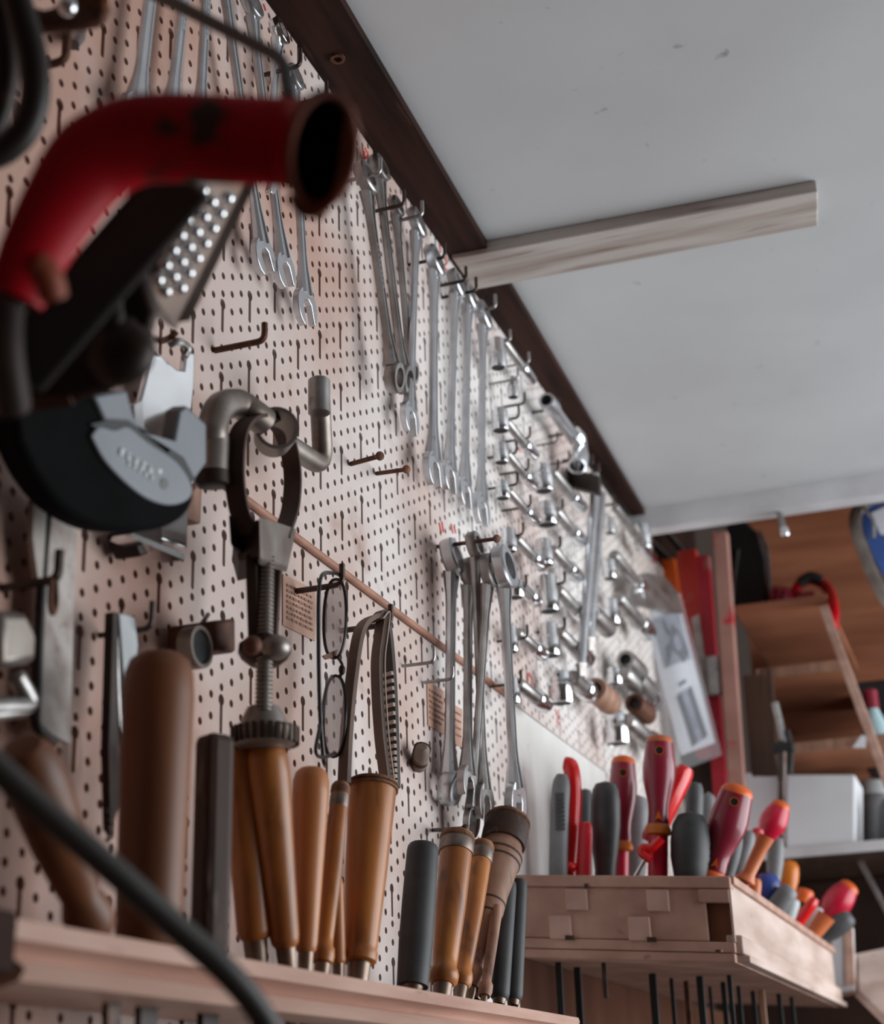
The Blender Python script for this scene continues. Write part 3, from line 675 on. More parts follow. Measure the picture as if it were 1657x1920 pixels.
for i in range(26):
    w_ = 2 * PI * i / 26; dd = V((math.cos(w_), math.sin(w_), 0)); c = kc[0].lerp(kc[1], .45) + dd * .0174
    g = obox(c, dd * .0010, V((-dd.y, dd.x, 0)) * .0011, UZ * .0045); kv, kf = join((kv, kf), g)
P('knob_ridges', (kv, kf), 'clamp', root, 0)

# ---- spectacles
XS = .03
root = T('spectacles', 'dark framed spectacles hanging sideways from a hook', 'spectacles', pX(620, 1085, XS))
def rim(cx, cy, rx, ry, lean, X, n=28):
    out = []
    for i in range(n):
        w_ = 2 * PI * i / n
        c_, s_ = math.cos(w_), math.sin(w_)
        ex = rx * abs(c_) ** .8 * (1 if c_ > 0 else -1); ey = ry * abs(s_) ** .9 * (1 if s_ > 0 else -1)
        out.append(pX(cx + ex + lean * ey, cy + ey, X + ex * .0004))
    return out
for cx, cy, rx, ry, X, mm in ((628, 1160, 21, 74, XS, 'bulbwire'), (627, 1343, 21, 76, XS, 'bulbwire')):
    rp = rim(cx, cy, rx, ry, -.03, X)
    fr = P('rim', sweep(rp, circ(.0011, 6), None, True), mm, root)
    PP('lens', prism([v.lerp(sum(rp, V((0, 0, 0))) / len(rp), .02) for v in rp], V((.0012, -.0006, 0))), 'lens', fr, root)
P('bridge', tube([pX(634, 1234, XS), pX(641, 1245, XS + .004), pX(642, 1258, XS + .004), pX(635, 1270, XS)], .001, 6, 10), 'bulbwire', root)
P('nose_pad', ball(pX(641, 1256, XS + .004), .0022, 1, 1, 1.6), 'darkrust', root)
P('nose_tab', prism([pX(604, 1230, XS), pX(632, 1218, XS), pX(628, 1232, XS), pX(610, 1237, XS)], V((.001, 0, 0))), 'rust', root)
P('temple', tube([pX(640, 1080, XS), pX(622, 1074, .034), pX(600, 1088, .046), pX(597, 1200, .046), pX(600, 1340, .046), pX(606, 1420, .044), pX(610, 1436, .040)], .0013, 8, 36), 'bulbwire', root)
P('temple', tube([pX(622, 1268, XS), pX(612, 1290, .038), pX(600, 1360, .046), pX(592, 1408, .048), pX(606, 1420, .046), pX(628, 1412, .034)], .0012, 8, 30), 'bulbwire', root)
# ---- toothed belt
XB = .034
root = T('toothed_belt', 'brown toothed rubber belt looped over a hook beside the spectacles', 'belt', pX(718, 1160, XB))
UPB = V((.9, -.42, .0)).normalized()
b1 = catmull([pX(716, 1158, XB), pX(694, 1160, XB + .002), pX(674, 1185, XB + .004), pX(661, 1260, XB + .004), pX(650, 1370, XB + .004), pX(645, 1470, XB + .004)], 40)
P('outer_strand', sweep(b1, [(.0016, -.0045), (.0016, .0045), (-.0016, .0045), (-.0016, -.0045)], UPB), 'belt', root, 30)
b2 = catmull([pX(700, 1200, XB), pX(703, 1162, XB + .002), pX(716, 1150, XB + .002), pX(712, 1190, XB + .006), pX(706, 1250, XB + .006), pX(712, 1370, XB + .004), pX(724, 1470, XB + .004)][1:], 40)
P('middle_strand', sweep(b2, [(.0016, -.0042), (.0016, .0042), (-.0016, .0042), (-.0016, -.0042)], UPB), 'belt', root, 30)
b2e = [v + V((.006, -.0005, 0)) for v in b2]
P('cord_edge', sweep(b2e, circ(.0006, 5)), 'beltedge', root)
b3 = catmull([pX(716, 1152, XB - .004), pX(724, 1200, XB - .004), pX(731, 1290, XB - .004), pX(735, 1400, XB - .004), pX(737, 1480, XB - .004)], 40)
P('inner_strand', sweep(b3, [(.0015, -.0058), (.0015, .0058), (-.0015, .0058), (-.0015, -.0058)], UPB), 'beltdark', root, 30)
for i in range(16):
    t = (.44 + .035 * i) * (len(b3) - 1); c = b3[min(len(b3) - 1, int(t))].lerp(b3[min(len(b3) - 1, int(t) + 1)], t % 1)
    PP('belt_tooth', obox(c + V((-.0010, -.0022, 0)) * 1.0, UPB * .0058, V((.42, .9, 0)) * .0011, UZ * .0013), 'beltedge', root, root)
# ---- wooden plug, labels, red marks
root = T('wall_plug', 'grey frayed wooden plug stuck in the pegboard left of the wrench bundle', 'plug', pX(788, 1420, 0))
P('plug', lathe(pX(784, 1440, .002), pX(793, 1400, .016), [(0, .004), (.1, .006), (.5, .0066), (.85, .0058), (1, .003)], 12), 'woodplug', root)
for i in range(4): P('groove', lathe(pX(785 + 2 * i, 1430 - 8 * i, .006 + .002 * i), pX(786 + 2 * i, 1426 - 8 * i, .007 + .002 * i), [(0, .0069), (1, .0069)], 12), 'darkwood', root)
def label_sheet(px, label, rows):
    qd = [pX(x, y, .0006) for x, y in px]
    root = T('paper_label', label, 'label', qd[0])
    P('sheet', prism(qd, V((.0005, 0, 0))), 'tag', root)
    def L(u, v): return qd[0].lerp(qd[1], u).lerp(qd[3].lerp(qd[2], u), v) + V((.0007, 0, 0))
    for i in range(rows):
        v = .16 + .74 * i / rows; u = .1
        while u < .85:
            w_ = random.uniform(.04, .16)
            P('print_line', prism([L(u, v), L(u + w_, v), L(u + w_, v + .05), L(u, v + .05)], V((.0003, 0, 0))), 'ink', root, 0); u += w_ + .04
label_sheet([(530, 1076), (590, 1106), (590, 1202), (530, 1172)], 'brown paper label with faded print behind the strap clamp', 7)
label_sheet([(800, 1276), (832, 1296), (832, 1378), (802, 1360)], 'faded paper label left of the wrench bundle, lower one', 6)
label_sheet([(846, 1318), (866, 1330), (866, 1402), (846, 1392)], 'faded paper label behind the wrench bundle', 4)
def pencil(strokes, label):
    root = T('pencil_mark', label, 'mark', pX(strokes[0][0][0], strokes[0][0][1], 0))
    for s in strokes: P('stroke', tube([pX(x, y, .0004) for x, y in s], .0008, 6, 10), 'redmark', root)
pencil([[(679, 276), (682, 292)], [(684, 278), (690, 290), (684, 298), (683, 284)]], 'red pencil figure above the nearest double ring wrenches')
pencil([[(823, 458), (826, 474)], [(834, 478), (838, 492), (832, 500), (840, 508)]], 'red pencil figures by the first long wrench hook')
pencil([[(823, 980), (827, 1000)], [(828, 978), (831, 998)]], 'red pencil strokes above the rusty nail, left pair')
pencil([[(845, 982), (849, 1000)], [(851, 986), (854, 1000)]], 'red pencil strokes above the rusty nail, right pair')
pencil([[(972, 840), (976, 848)]], 'tiny red pencil mark beside the fourth socket row')
pencil([[(990, 1262), (996, 1270), (996, 1286), (990, 1290), (989, 1274), (990, 1262)]], 'red pencil zero right of the lowest nearest socket')
pencil([[(1040, 1330), (1047, 1340), (1044, 1352), (1050, 1360)]], 'red pencil figure below the lowest middle socket')
pencil([[(488, 10), (492, 22)], [(494, 8), (498, 20)]], 'red pencil strokes at the very top of the pegboard')
# ------------------------------------------------------------------ moulded shelf and the handles standing in it
SX = .08; SZ = H0 + .0735
y0, y1 = .505, 1.282
root = T('tool_shelf', 'pinkish wooden moulded shelf along the wall carrying the chisel handles', 'shelf', V((.04, (y0 + y1) / 2, SZ - .02)))
sec = [(SX - .016, 0), (SX - .001, 0), (SX, -.003), (SX - .0015, -.0070), (SX - .0070, -.0088), (SX - .0105, -.0115), (SX - .0070, -.0142), (SX + .001, -.0150), (SX + .0045, -.0180), (SX + .002, -.022), (SX - .006, -.024), (SX - .016, -.024)]
n = len(sec); vs = [V((x, y0, SZ + z)) for x, z in sec] + [V((x, y1, SZ + z)) for x, z in sec]
P('front_moulding', (vs, [tuple(range(n)), tuple(range(2 * n - 1, n - 1, -1))] + [(i, (i + 1) % n, n + (i + 1) % n, n + i) for i in range(n)]), 'shelfwood', root, 25)
P('back_rail', box((.002, y0, SZ - .020), (.032, y1, SZ - .008)), 'shelfwood', root, 0, .001)
P('support_strip', box((.032, y0, SZ - .020), (SX - .0165, y1, SZ - .0165)), 'shelfwood', root, 0)
root2 = T('shelf_block', 'dark block at the left end of the moulded shelf', 'block', V((.06, .47, SZ)))
P('block', box((.004, .42, SZ - .020), (.082, y0 - .002, SZ + .002)), 'darkwall', root2, 0, .002)

XH = .048
def handle(top, bot, wtop, wbot, label, m, X=XH, prof=None, ferr=None, seg=26, cap=None, ringm='ring', blade=True, flat=1.0, Xt=None, group='chisel handles in the moulded shelf', cat='chisel', name='chisel'):
    """top/bot pixel centres; prof: (t from bottom 0 to top 1, factor of the interpolated half width)"""
    a, b = pX(bot[0], bot[1], X), pX(top[0], top[1], X if Xt is None else Xt)
    ra, rb = wbot * .5 * mpp(a), wtop * .5 * mpp(b)
    root = T(name, label, cat, a, group)
    prof = prof or [(0, .72), (.02, .9), (.06, 1), (.3, 1.0), (.6, 1.0), (.86, 1), (.94, .93), (.975, .78), (.993, .5), (1, 0)]
    P('handle', lathe(a, b, [(t, k * (ra + (rb - ra) * min(1, max(0, t)))) for t, k in prof], seg, None, flat), m, root, 42)
    d = (b - a).normalized()
    fl = .022 if ferr is None else ferr
    if fl:
        P('ferrule', lathe(a - d * fl, a + d * .002, [(0, ra * .56), (.1, ra * .6), (.8, ra * .70), (1, ra * .72)], 20), 'ferrule', root)
    if blade:
        w_ = max(.004, ra * .5); q = a - d * fl
        P('blade', hexa([q + V((.002, -w_, 0)), q + V((.002, w_, 0)), q + V((-.001, w_, 0)), q + V((-.001, -w_, 0))], [v - UZ * .085 - d * .01 for v in (q + V((.002, -w_, 0)), q + V((.002, w_, 0)), q + V((-.001, w_, 0)), q + V((-.001, -w_, 0)))]), 'darkrust', root, 0)
    L_ = (b - a).length
    if cap:
        t0, t1, mm = cap     # hooped top: ring below, mushroomed end above
        P('hoop', closedlathe(a + d * L_ * t0, a + d * L_ * t1, [(0, rb * .5), (0, rb * 1.03), (.1, rb * 1.06), (.9, rb * 1.06), (1, rb * 1.03), (1, rb * .5)], seg), mm, root)
        P('struck_end', lathe(a + d * L_ * t1, b + d * L_ * .004, [(0, rb * .97), (.25, rb * 1.08), (.7, rb * 1.04), (1, rb * .80), (1.02, 0)], seg), 'endgrain', root)
    return root
dome = [(0, .74), (.015, .92), (.05, 1), (.3, 1.0), (.6, 1.0), (.84, 1), (.92, .95), (.965, .82), (.988, .58), (1, 0)]
flatc = [(0, .70), (.02, .92), (.05, 1), (.4, 1.0), (.93, 1.0), (.97, .96), (1, .88), (1.0, 0)]
bead = [(0, .80), (.02, 1.06), (.06, 1.10), (.09, 1.0), (.11, .86), (.16, .90), (.5, 1.02), (.86, 1.0), (.9, .98), (1, .98), (1.0, 0)]
handle((38, 1392), (178, 1748), 128, 88, 'blurred dark brown handle leaning at the far left of the shelf', 'brown', .066, [(0, .8), (.03, 1.0), (.12, 1.05), (.20, .78), (.28, .86), (.5, 1.02), (.8, 1.02), (.92, .92), (.98, .6), (1, 0)], Xt=.075)
handle((300, 1222), (277, 1785), 136, 124, 'largest plain brown round handle, tallest on the shelf', 'brown', .060, dome)
# square handle
a, b = pX(392, 1800, .056), pX(403, 1378, .058); hw = 42 * mpp(b)
root = T('square_handle', 'dark square wooden handle with worn grey edge next to the largest handle', 'chisel', a, 'chisel handles in the moulded shelf')
P('handle', obox((a + b) / 2, V((.90, -.44, 0)) * hw * .70, V((.44, .90, 0)) * hw * .70, (b - a) / 2), 'darkwood', root, 0, .004)
P('blade', obox(a - UZ * .05, V((.0016, 0, 0)), V((0, .008, 0)), UZ * .05), 'darkrust', root, 0)
handle((446, 1392), (478, 1762), 70, 66, 'tan handle leaning just behind the dark square handle', 'tan', .036, dome)
handle((496, 1392), (535, 1776), 88, 54, 'smooth tan handle leaning left with a nick on its side', 'tan', .050, dome)
handle((584, 1438), (573, 1786), 74, 42, 'pale domed tan handle with grey worn patch', 'tanpale', .048, dome)
handle((639, 1470), (604, 1808), 34, 42, 'slim tan handle with a dull steel band near its top', 'tan', .048, [(0, .7), (.01, .95), (.04, 1.05), (.08, 1.0), (.10, .8), (.14, .8), (.5, 1.05), (.86, 1.0), (.99, 1.0), (1, 0)], cap=(.86, .93, 'ring'))
handle((632, 1640), (634, 1806), 22, 30, 'short tan handle mostly hidden behind the banded slim handle', 'tanpale', .040, dome)
handle((699, 1468), (673, 1806), 92, 62, 'thick spotted tan handle with a hammered leather brown top', 'tan', .048, [(0, .9), (.01, 1.05), (.05, 1.08), (.07, .98), (.09, 1.0), (.5, 1.02), (.95, 1.0), (1, .98), (1, 0)], cap=(.955, .972, 'endgrain'))
handle((793, 1586), (773, 1850), 60, 60, 'thick black rubber handle standing apart in the middle of the shelf', 'rubber', .048, [(0, 1.0), (.3, 1.08), (.6, 1.06), (.95, 1.0), (.985, .96), (1, .88), (1, 0)], ferr=.004)
handle((858, 1566), (830, 1846), 62, 52, 'tan handle with a dull steel hoop right of the black rubber handle', 'tan', .054, bead, cap=(.87, .955, 'ring'))
handle((905, 1584), (864, 1850), 42, 36, 'slimmer hooped tan handle tucked beside the wider hooped one', 'tan', .044, bead, cap=(.87, .95, 'ring'))
# turned handle with rings
handle((953, 1536), (884, 1852), 80, 28, 'leaning turned brown handle with scored rings and dark end band', 'greybrown', .038,
       [(0, 1.0), (.02, 1.15), (.06, 1.2), (.09, 1.05), (.11, .8), (.2, .85), (.30, .9), (.36, .95), (.38, 1.08), (.42, 1.12), (.5, 1.08), (.53, 1.05), (.64, 1.12), (.70, 1.16), (.71, 1.2), (.78, 1.22), (.79, 1.15), (.81, 1.03), (.985, 1.02), (1, .97), (1, 0)], cap=(.83, .965, 'darkwood'), Xt=.046)
ca, cb = pX(884, 1852, .038), pX(953, 1536, .046); cr0, cr1 = 14 * mpp(ca), 40 * mpp(cb); cdir = (cb - ca).normalized()
rt = [o for o in C.objects if o.get('label', '').startswith('leaning turned brown')][0]
for t, k in ((.40, 1.13), (.47, 1.12), (.715, 1.23), (.755, 1.24)):
    q = ca.lerp(cb, t); rr = (cr0 + (cr1 - cr0) * t) * k
    P('scored_ring', closedlathe(q - cdir * .0008, q + cdir * .0008, [(0, rr * .8), (0, rr), (1, rr), (1, rr * .8)], 26), 'darkwood', rt, 0)
handle((922, 1690), (892, 1866), 34, 34, 'black handle behind the foot of the turned brown handle', 'rubber', .040, flatc, ferr=.004)
handle((932, 1700), (908, 1868), 22, 18, 'thin brown handle between the turned handle and the last black ones', 'greybrown', .050, [(0, 1.2), (.05, 1.5), (.12, 1.45), (.16, 1.0), (.5, 1.05), (.9, 1.0), (1, .8), (1, 0)])
handle((952, 1655), (936, 1874), 34, 38, 'black handle second from the right end of the shelf', 'rubber', .050, flatc, ferr=.004)
handle((974, 1652), (962, 1876), 30, 36, 'black handle at the right end of the shelf with a pale scratch', 'rubber', .056, flatc, ferr=.004)

# ------------------------------------------------------------------ screwdriver tray
TF, TB = 1.39, 2.11
def tr(x, y, z):      # tray frame: x from the wall, y along it, z up from the rim; sags a little away from the wall
    return V((x, y, H0 + .204 - .085 * x + z))
def tbox(x0, x1, y0_, y1_, z0, z1): return hexa([tr(x0, y0_, z0), tr(x1, y0_, z0), tr(x1, y1_, z0), tr(x0, y1_, z0)], [tr(x0, y0_, z1), tr(x1, y0_, z1), tr(x1, y1_, z1), tr(x0, y1_, z1)])
TW = .190
root = T('screwdriver_tray', 'weathered wooden tray with notched ends holding the screwdrivers', 'tray', tr(.1, 1.75, -.06))
fp = P('front_panel', tbox(.001, TW - .022, TF, TF + .014, -.054, -.010), 'traywood', root, 0, .0008)
P('top_rim', tbox(.001, TW + .001, TF - .003, TF + .014, -.010, 0), 'traywood', root, 0, .0012)
P('front_skirt', tbox(.001, TW, TF - .002, TF + .014, -.063, -.0545), 'traywood', root, 0, .001)
P('corner_post', tbox(TW - .0215, TW - .0005, TF + .006, TF + .02, -.054, -.010), 'brown', root, 0)
P('corner_edge', tbox(TW - .0015, TW + .0005, TF - .001, TF + .02, -.054, -.010), 'traypaint', root, 0)
P('corner_cap', tbox(TW - .027, TW - .001, TF - .002, TF + .012, -.022, -.0105), 'traywood', root, 0, .001)
for x0, z0, hh in ((.046, -.030, .018), (.118, -.030, .018), (.030, -.055, .020), (.100, -.055, .020)):
    PP('notch_tab', tbox(x0, x0 + .019, TF - .0040, TF + .001, z0, z0 + hh), 'traytab', fp, root, smooth=0, bevel=.0006)
for x0, z0, wd in ((.064, -.0115, .003), (.044, -.056, .008), (.116, -.056, .008)):
    PP('chipped_hole', tbox(x0, x0 + wd, TF - .0052, TF - .0036, z0, z0 + .004), 'darkwood', fp, root, smooth=0)
P('side_panel', tbox(TW - .006, TW, TF + .014, TB, -.050, -.004), 'traypaint', root, 0, .0006)
P('side_top_rail', tbox(TW - .012, TW + .004, TF + .002, TB + .004, -.006, .001), 'traywood', root, 0, .001)
P('side_bottom_rail', tbox(TW - .008, TW + .006, TF + .004, TB + .006, -.063, -.048), 'traypaint', root, 0, .0016)
P('side_lip', tbox(TW - .004, TW + .010, TF + .010, TB + .012, -.070, -.064), 'traypaint', root, 0, .0012)
P('back_panel', tbox(.001, TW - .006, TB - .012, TB, -.062, -.002), 'traywood', root, 0)
P('bottom_board', tbox(.001, TW - .001, TF - .001, TB, -.071, -.0635), 'traywood', root, 0, .0008)
P('wall_rail', tbox(.001, .012, TF + .014, TB - .012, -.062, -.002), 'traywood', root, 0)
S('tray_screw', closedlathe(pZ(1348, 1786, H0 + .1155), pZ(1348, 1786, H0 + .1155) + UZ * .002, [(0, .001), (0, .003), (1, .0032), (1, .001)], 12), 'rust', 'small rusty screw head under the near corner of the tray', 'screw')

# handle profiles, t from bottom to top
PR = dict(
    driver=[(0, .62), (.04, .66), (.14, .62), (.26, .66), (.42, .85), (.56, 1.0), (.68, 1.03), (.80, .97), (.92, .90), (1, .86), (1, 0)],
    grip=[(0, .74), (.12, .70), (.25, .68), (.42, .86), (.62, 1.0), (.82, .98), (.92, .88), (.97, .68), (1, 0)],
    bulb=[(0, .55), (.15, .72), (.4, .98), (.6, 1.0), (.8, .90), (.93, .76), (1, .70), (1, 0)],
    egg=[(0, .62), (.06, .66), (.16, .62), (.3, .80), (.5, .98), (.68, 1.0), (.85, .90), (.95, .64), (1, 0)],
    straight=[(0, .85), (.05, 1), (.8, 1), (.92, .92), (.98, .7), (1, 0)],
)
GS = 'screwdrivers in the tray'; drivers = []
def driver(top, bot, wpx, Y, label, m, prof='grip', cap=None, collar=None, shaft=None, hole=False, seg=24, flat=1.0, below=False, mark=False, dY=0.0, cat='screwdriver', ridges=False):
    while pY(bot[0], bot[1], Y).x > .166 and Y < 2.05: Y += .01
    a, b = pY(bot[0], bot[1], Y), pY(top[0], top[1], Y + dY)
    R = wpx * .5 * mpp(b); d = (b - a).normalized(); L_ = (b - a).length
    root = T('screwdriver', label, cat, a, GS); drivers.append(root)
    t1 = 1 - (cap[1] if cap else 0)
    h = P('handle', lathe(a, a + d * L_ * t1, [(t, k * R) for t, k in PR[prof]], seg, None, flat), m, root, 42)
    if cap:
        k = PR[prof][-2][1]
        P('end_cap', lathe(a + d * L_ * (t1 - .002), b, [(0, R * k * 1.01), (.35, R * k * .97), (.7, R * k * .78), (.92, R * k * .42), (1, 0)], seg, None, flat), cap[0], root)
    if collar:
        P('collar', lathe(a - d * L_ * collar[1], a + d * .001, [(0, R * .55), (.2, R * .80), (.6, R * .78), (1, R * .64)], seg), collar[0], root)
    q = a - d * L_ * (collar[1] if collar else 0)
    if shaft:
        P('shaft_sleeve', lathe(q - d * shaft[1], q + d * .001, [(0, R * shaft[2]), (1, R * shaft[2])], 14), shaft[0], root)
    if below:
        e = V((q.x - d.x * .04, q.y - d.y * .04, H0 + .10)); e2 = V((e.x, e.y, H0 + .045 - .02 * random.random()))
        P('blade', lathe(e2, V((e.x, e.y, H0 + .19)), [(0, .0030), (.02, .0034), (1, .0034)], 10), 'hooksteel', root)
    if hole:
        v_ = (CAM - b).normalized(); c = a + d * L_ * hole + v_ * R * .86
        PP('hanging_hole', closedlathe(c - v_ * .003, c + v_ * .0034, [(0, 0.0005), (0, .0036), (1, .0042), (1, .0036), (.2, .0030), (.2, .0005)], 14), 'amber', h, root)
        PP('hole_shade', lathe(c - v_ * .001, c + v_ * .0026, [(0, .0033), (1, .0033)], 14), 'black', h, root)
    if mark:
        v_ = (CAM - b).normalized(); c = a + d * L_ * .10 + v_ * R * .72; s_ = d.cross(v_).normalized()
        PP('arrow_mark', prism([c + d * .006, c - d * .003 + s_ * .0035, c - d * .001, c - d * .003 - s_ * .0035], v_ * .001), 'orange', h, root, smooth=0)
    if ridges:
        for i in range(6):
            t = .45 + .08 * i; c = a + d * L_ * t; s_ = d.cross((CAM - b).normalized()).normalized()
            rr = R * (.98 - .25 * abs(t - .6)); PP('grip_ridge', obox(c - s_ * rr * -.97, s_ * .0012, d * .0009, (CAM - b).normalized() * .004), 'black', h, root, smooth=0)
    return root
# pliers with red and grey handles at the near left of the tray
root = T('pliers', 'pliers standing handles up, one grip ribbed grey and one bright red', 'pliers', pY(1060, 1640, 1.43))
Yp = 1.43
g1 = catmull([pY(1046, 1690, Yp), pY(1047, 1600, Yp), pY(1049, 1520, Yp), pY(1053, 1452, Yp)], 20)
gh = P('grey_grip', sweep(g1, circ(.0088, 14, .0076), None, False, [1.0] * (len(g1) - 3) + [.97, .86, .55]), 'gripgrey', root, label='ribbed grey grip')
for i in range(9):
    for j in range(3):
        c = pY(1043 + 6 * j + .2 * i, 1490 + 8 * i, Yp - .0078); PP('grip_nub', obox(c, V((.0014, 0, 0)), V((0, .0008, 0)), UZ * .0014), 'grip', gh, root, smooth=0)
g2 = catmull([pY(1066, 1690, Yp + .02), pY(1066, 1640, Yp + .02), pY(1072, 1560, Yp + .02), pY(1075, 1490, Yp + .02), pY(1070, 1440, Yp + .02), pY(1058, 1434, Yp + .02)], 30)
P('red_grip', sweep(g2, circ(.0078, 14, .0090), None, False, [.8] * 4 + [1.0] * (len(g2) - 5) + [.6]), 'red', root, label='bright red grip')
P('grip_stop', ball(pY(1066, 1626, Yp + .008), .0075, 1.1, 1, .7), 'red', root)
P('jaws', lathe(pY(1052, 1800, Yp), pY(1054, 1685, Yp), [(0, .003), (.5, .008), (1, .010)], 8), 'darkrust', root)
driver((1097, 1478), (1094, 1690), 30, 1.52, 'dark grey handle half hidden behind the red pliers grip', 'grip', 'straight')
driver((1098, 1540), (1093, 1690), 28, 1.44, 'flat scuffed red handle right of the pliers', 'redmilk', 'straight', flat=.6)
driver((1135, 1464), (1134, 1690), 56, 1.47, 'wide dark grey gripped handle between red handle and maroon driver', 'grip', 'grip')
driver((1168, 1416), (1166, 1580), 52, 1.56, 'maroon driver with orange cap, left of the tallest one', 'maroon', 'driver', ('orange', .10), ('amber', .10), ('crimson', .07, .50), hole=.80)
driver((1196, 1490), (1190, 1700), 46, 1.60, 'mid grey handle between the two upright maroon drivers', 'gripgrey', 'grip')
driver((1236, 1378), (1234, 1548), 60, 1.45, 'tallest maroon driver with orange cap and collar', 'maroon', 'driver', ('orangetan', .09), ('amber', .12), ('crimson', .06, .62), hole=.83, mark=True)
root = T('hook_tool', 'small red hook ended tool with thin bright shaft by the tallest driver', 'hook tool', pY(1212, 1590, 1.43))
P('red_hook', tube([pY(1240, 1572, 1.43), pY(1222, 1590, 1.43), pY(1204, 1590, 1.43), pY(1206, 1602, 1.43), pY(1220, 1612, 1.43)], .0042, 10, 16), 'red', root)
P('thin_shaft', lathe(pY(1180, 1662, 1.43), pY(1214, 1602, 1.43), [(0, .0020), (1, .0020)], 10), 'chrome', root)
driver((1288, 1436), (1218, 1580), 62, 1.55, 'translucent red handle leaning right behind the tallest driver', 'red', 'straight', flat=.62)
driver((1303, 1466), (1296, 1640), 34, 1.64, 'dark handle behind the leaning red one', 'grip', 'straight')
driver((1328, 1484), (1324, 1660), 36, 1.70, 'pale grey topped handle behind the black egg shaped grip', 'gripgrey', 'egg')
driver((1294, 1520), (1293, 1700), 74, 1.45, 'black egg shaped grip with ridged side', 'rubber', 'egg', ridges=True)
driver((1326, 1600), (1318, 1690), 30, 1.66, 'short scuffed red handle behind the black egg shaped grip', 'redmilk', 'straight')
driver((1386, 1470), (1336, 1636), 72, 1.47, 'thick maroon driver leaning right with orange cap and hole', 'maroon', 'driver', ('orange', .12), ('orange', .10), None, hole=.80, mark=True)
driver((1380, 1560), (1350, 1690), 36, 1.52, 'black handle leaning right behind the thick maroon driver', 'grip', 'grip')
driver((1404, 1556), (1372, 1690), 34, 1.66, 'blue grey handle behind the slim pink headed driver', 'gripgrey', 'grip')
driver((1422, 1552), (1392, 1680), 26, 1.74, 'red handle peeping out behind the slim pink headed driver', 'redmilk', 'straight')
r_ = driver((1468, 1502), (1434, 1572), 52, 1.58, 'slim driver with pink bulb, orange cap and long orange neck', 'crimson', 'bulb', ('orange', .16), None, None, below=False)
a, b = pY(1396, 1654, 1.58), pY(1436, 1568, 1.58)
P('neck', lathe(a, b, [(0, .0088), (.04, .0102), (.12, .0080), (.2, .0064), (.75, .0070), (1, .0088)], 20), 'orangetan', r_)
P('lower_sleeve', lathe(pY(1378, 1694, 1.58), a, [(0, .0056), (1, .0056)], 12), 'crimson', r_)
driver((1456, 1568), (1448, 1690), 32, 1.72, 'grey handle behind the orange neck of the slim driver', 'gripgrey', 'grip')
driver((1480, 1612), (1474, 1690), 40, 1.80, 'round topped amber brown handle behind the blue ball', 'amber', 'egg')
driver((1416, 1646), (1408, 1720), 26, 1.52, 'small tan rounded handle at the near corner of the tray', 'orangetan', 'straight')
driver((1440, 1636), (1434, 1730), 50, 1.62, 'blue ball shaped handle by the near corner of the tray', 'blue', 'egg')
driver((1378, 1640), (1366, 1700), 26, 1.60, 'tan stub handle behind the foot of the maroon driver', 'orangetan', 'straight')
driver((1484, 1664), (1432, 1730), 38, 1.64, 'grey rounded handle leaning over the side rail', 'gripgrey', 'straight')
driver((1488, 1684), (1468, 1740), 30, 1.72, 'pale grey tip next to the leaning grey handle', 'palegrey', 'straight')
driver((1512, 1666), (1490, 1740), 34, 1.82, 'orange handle with hole behind the bright red one', 'orange', 'straight', hole=.6)
driver((1530, 1684), (1478, 1754), 30, 1.76, 'bright red handle leaning out over the side rail', 'red', 'straight', flat=.7)
driver((1500, 1716), (1478, 1748), 24, 1.73, 'dark grey stub below the bright red leaning handle', 'grip', 'straight')
driver((1534, 1700), (1500, 1772), 28, 1.84, 'white handle beside the farthest pink headed driver', 'palegrey', 'straight')
r_ = driver((1598, 1656), (1546, 1722), 54, 1.97, 'farthest driver with pink bulb and orange cap near the tray end', 'crimson', 'bulb', ('orange', .14), None, None, below=False)
P('neck', lathe(pY(1502, 1782, 1.97), pY(1550, 1716, 1.97), [(0, .0085), (.5, .009), (1, .011)], 18), 'orangetan', r_)
driver((1594, 1712), (1530, 1770), 44, 1.94, 'dark grey handle lowest at the far end of the tray', 'grip', 'grip')
# blades and tools hanging below the tray, against the dark wall
for i, (x, y_, L_, wd, Y, m) in enumerate(((1046, 1790, .085, 12, 1.44, 'black'), (1081, 1798, .085, 13, 1.50, 'black'), (1130, 1782, .03, 9, 1.43, 'hooksteel'), (1222, 1815, .08, 14, 1.56, 'black'), (1258, 1830, .08, 8, 1.62, 'black'), (1310, 1818, .08, 13, 1.58, 'black'), (1366, 1822, .08, 9, 1.55, 'black'), (1356, 1850, .07, 10, 1.66, 'black'), (1286, 1840, .07, 10, 1.66, 'rust'), (1332, 1868, .06, 7, 1.75, 'black'), (1385, 1860, .06, 8, 1.72, 'black'), (1412, 1868, .06, 9, 1.80, 'black'), (1428, 1872, .06, 12, 1.78, 'greybrown'), (1460, 1868, .06, 9, 1.84, 'black'), (1484, 1876, .06, 8, 1.9, 'black'))):
    p = pY(x, y_, Y); p.z = tr(p.x, Y, -.0712).z; R = wd * .5 * mpp(p)
    own = min((k for k in drivers if not k.get('b')), key=lambda k: (k.location - p).length); own['b'] = 1
    P('blade', obox(p - UZ * L_ / 2, V((R, 0, 0)), V((0, R * .5, 0)), UZ * L_ / 2), m, own, 0, .0006)
for k in drivers:
    if 'b' in k: del k['b']
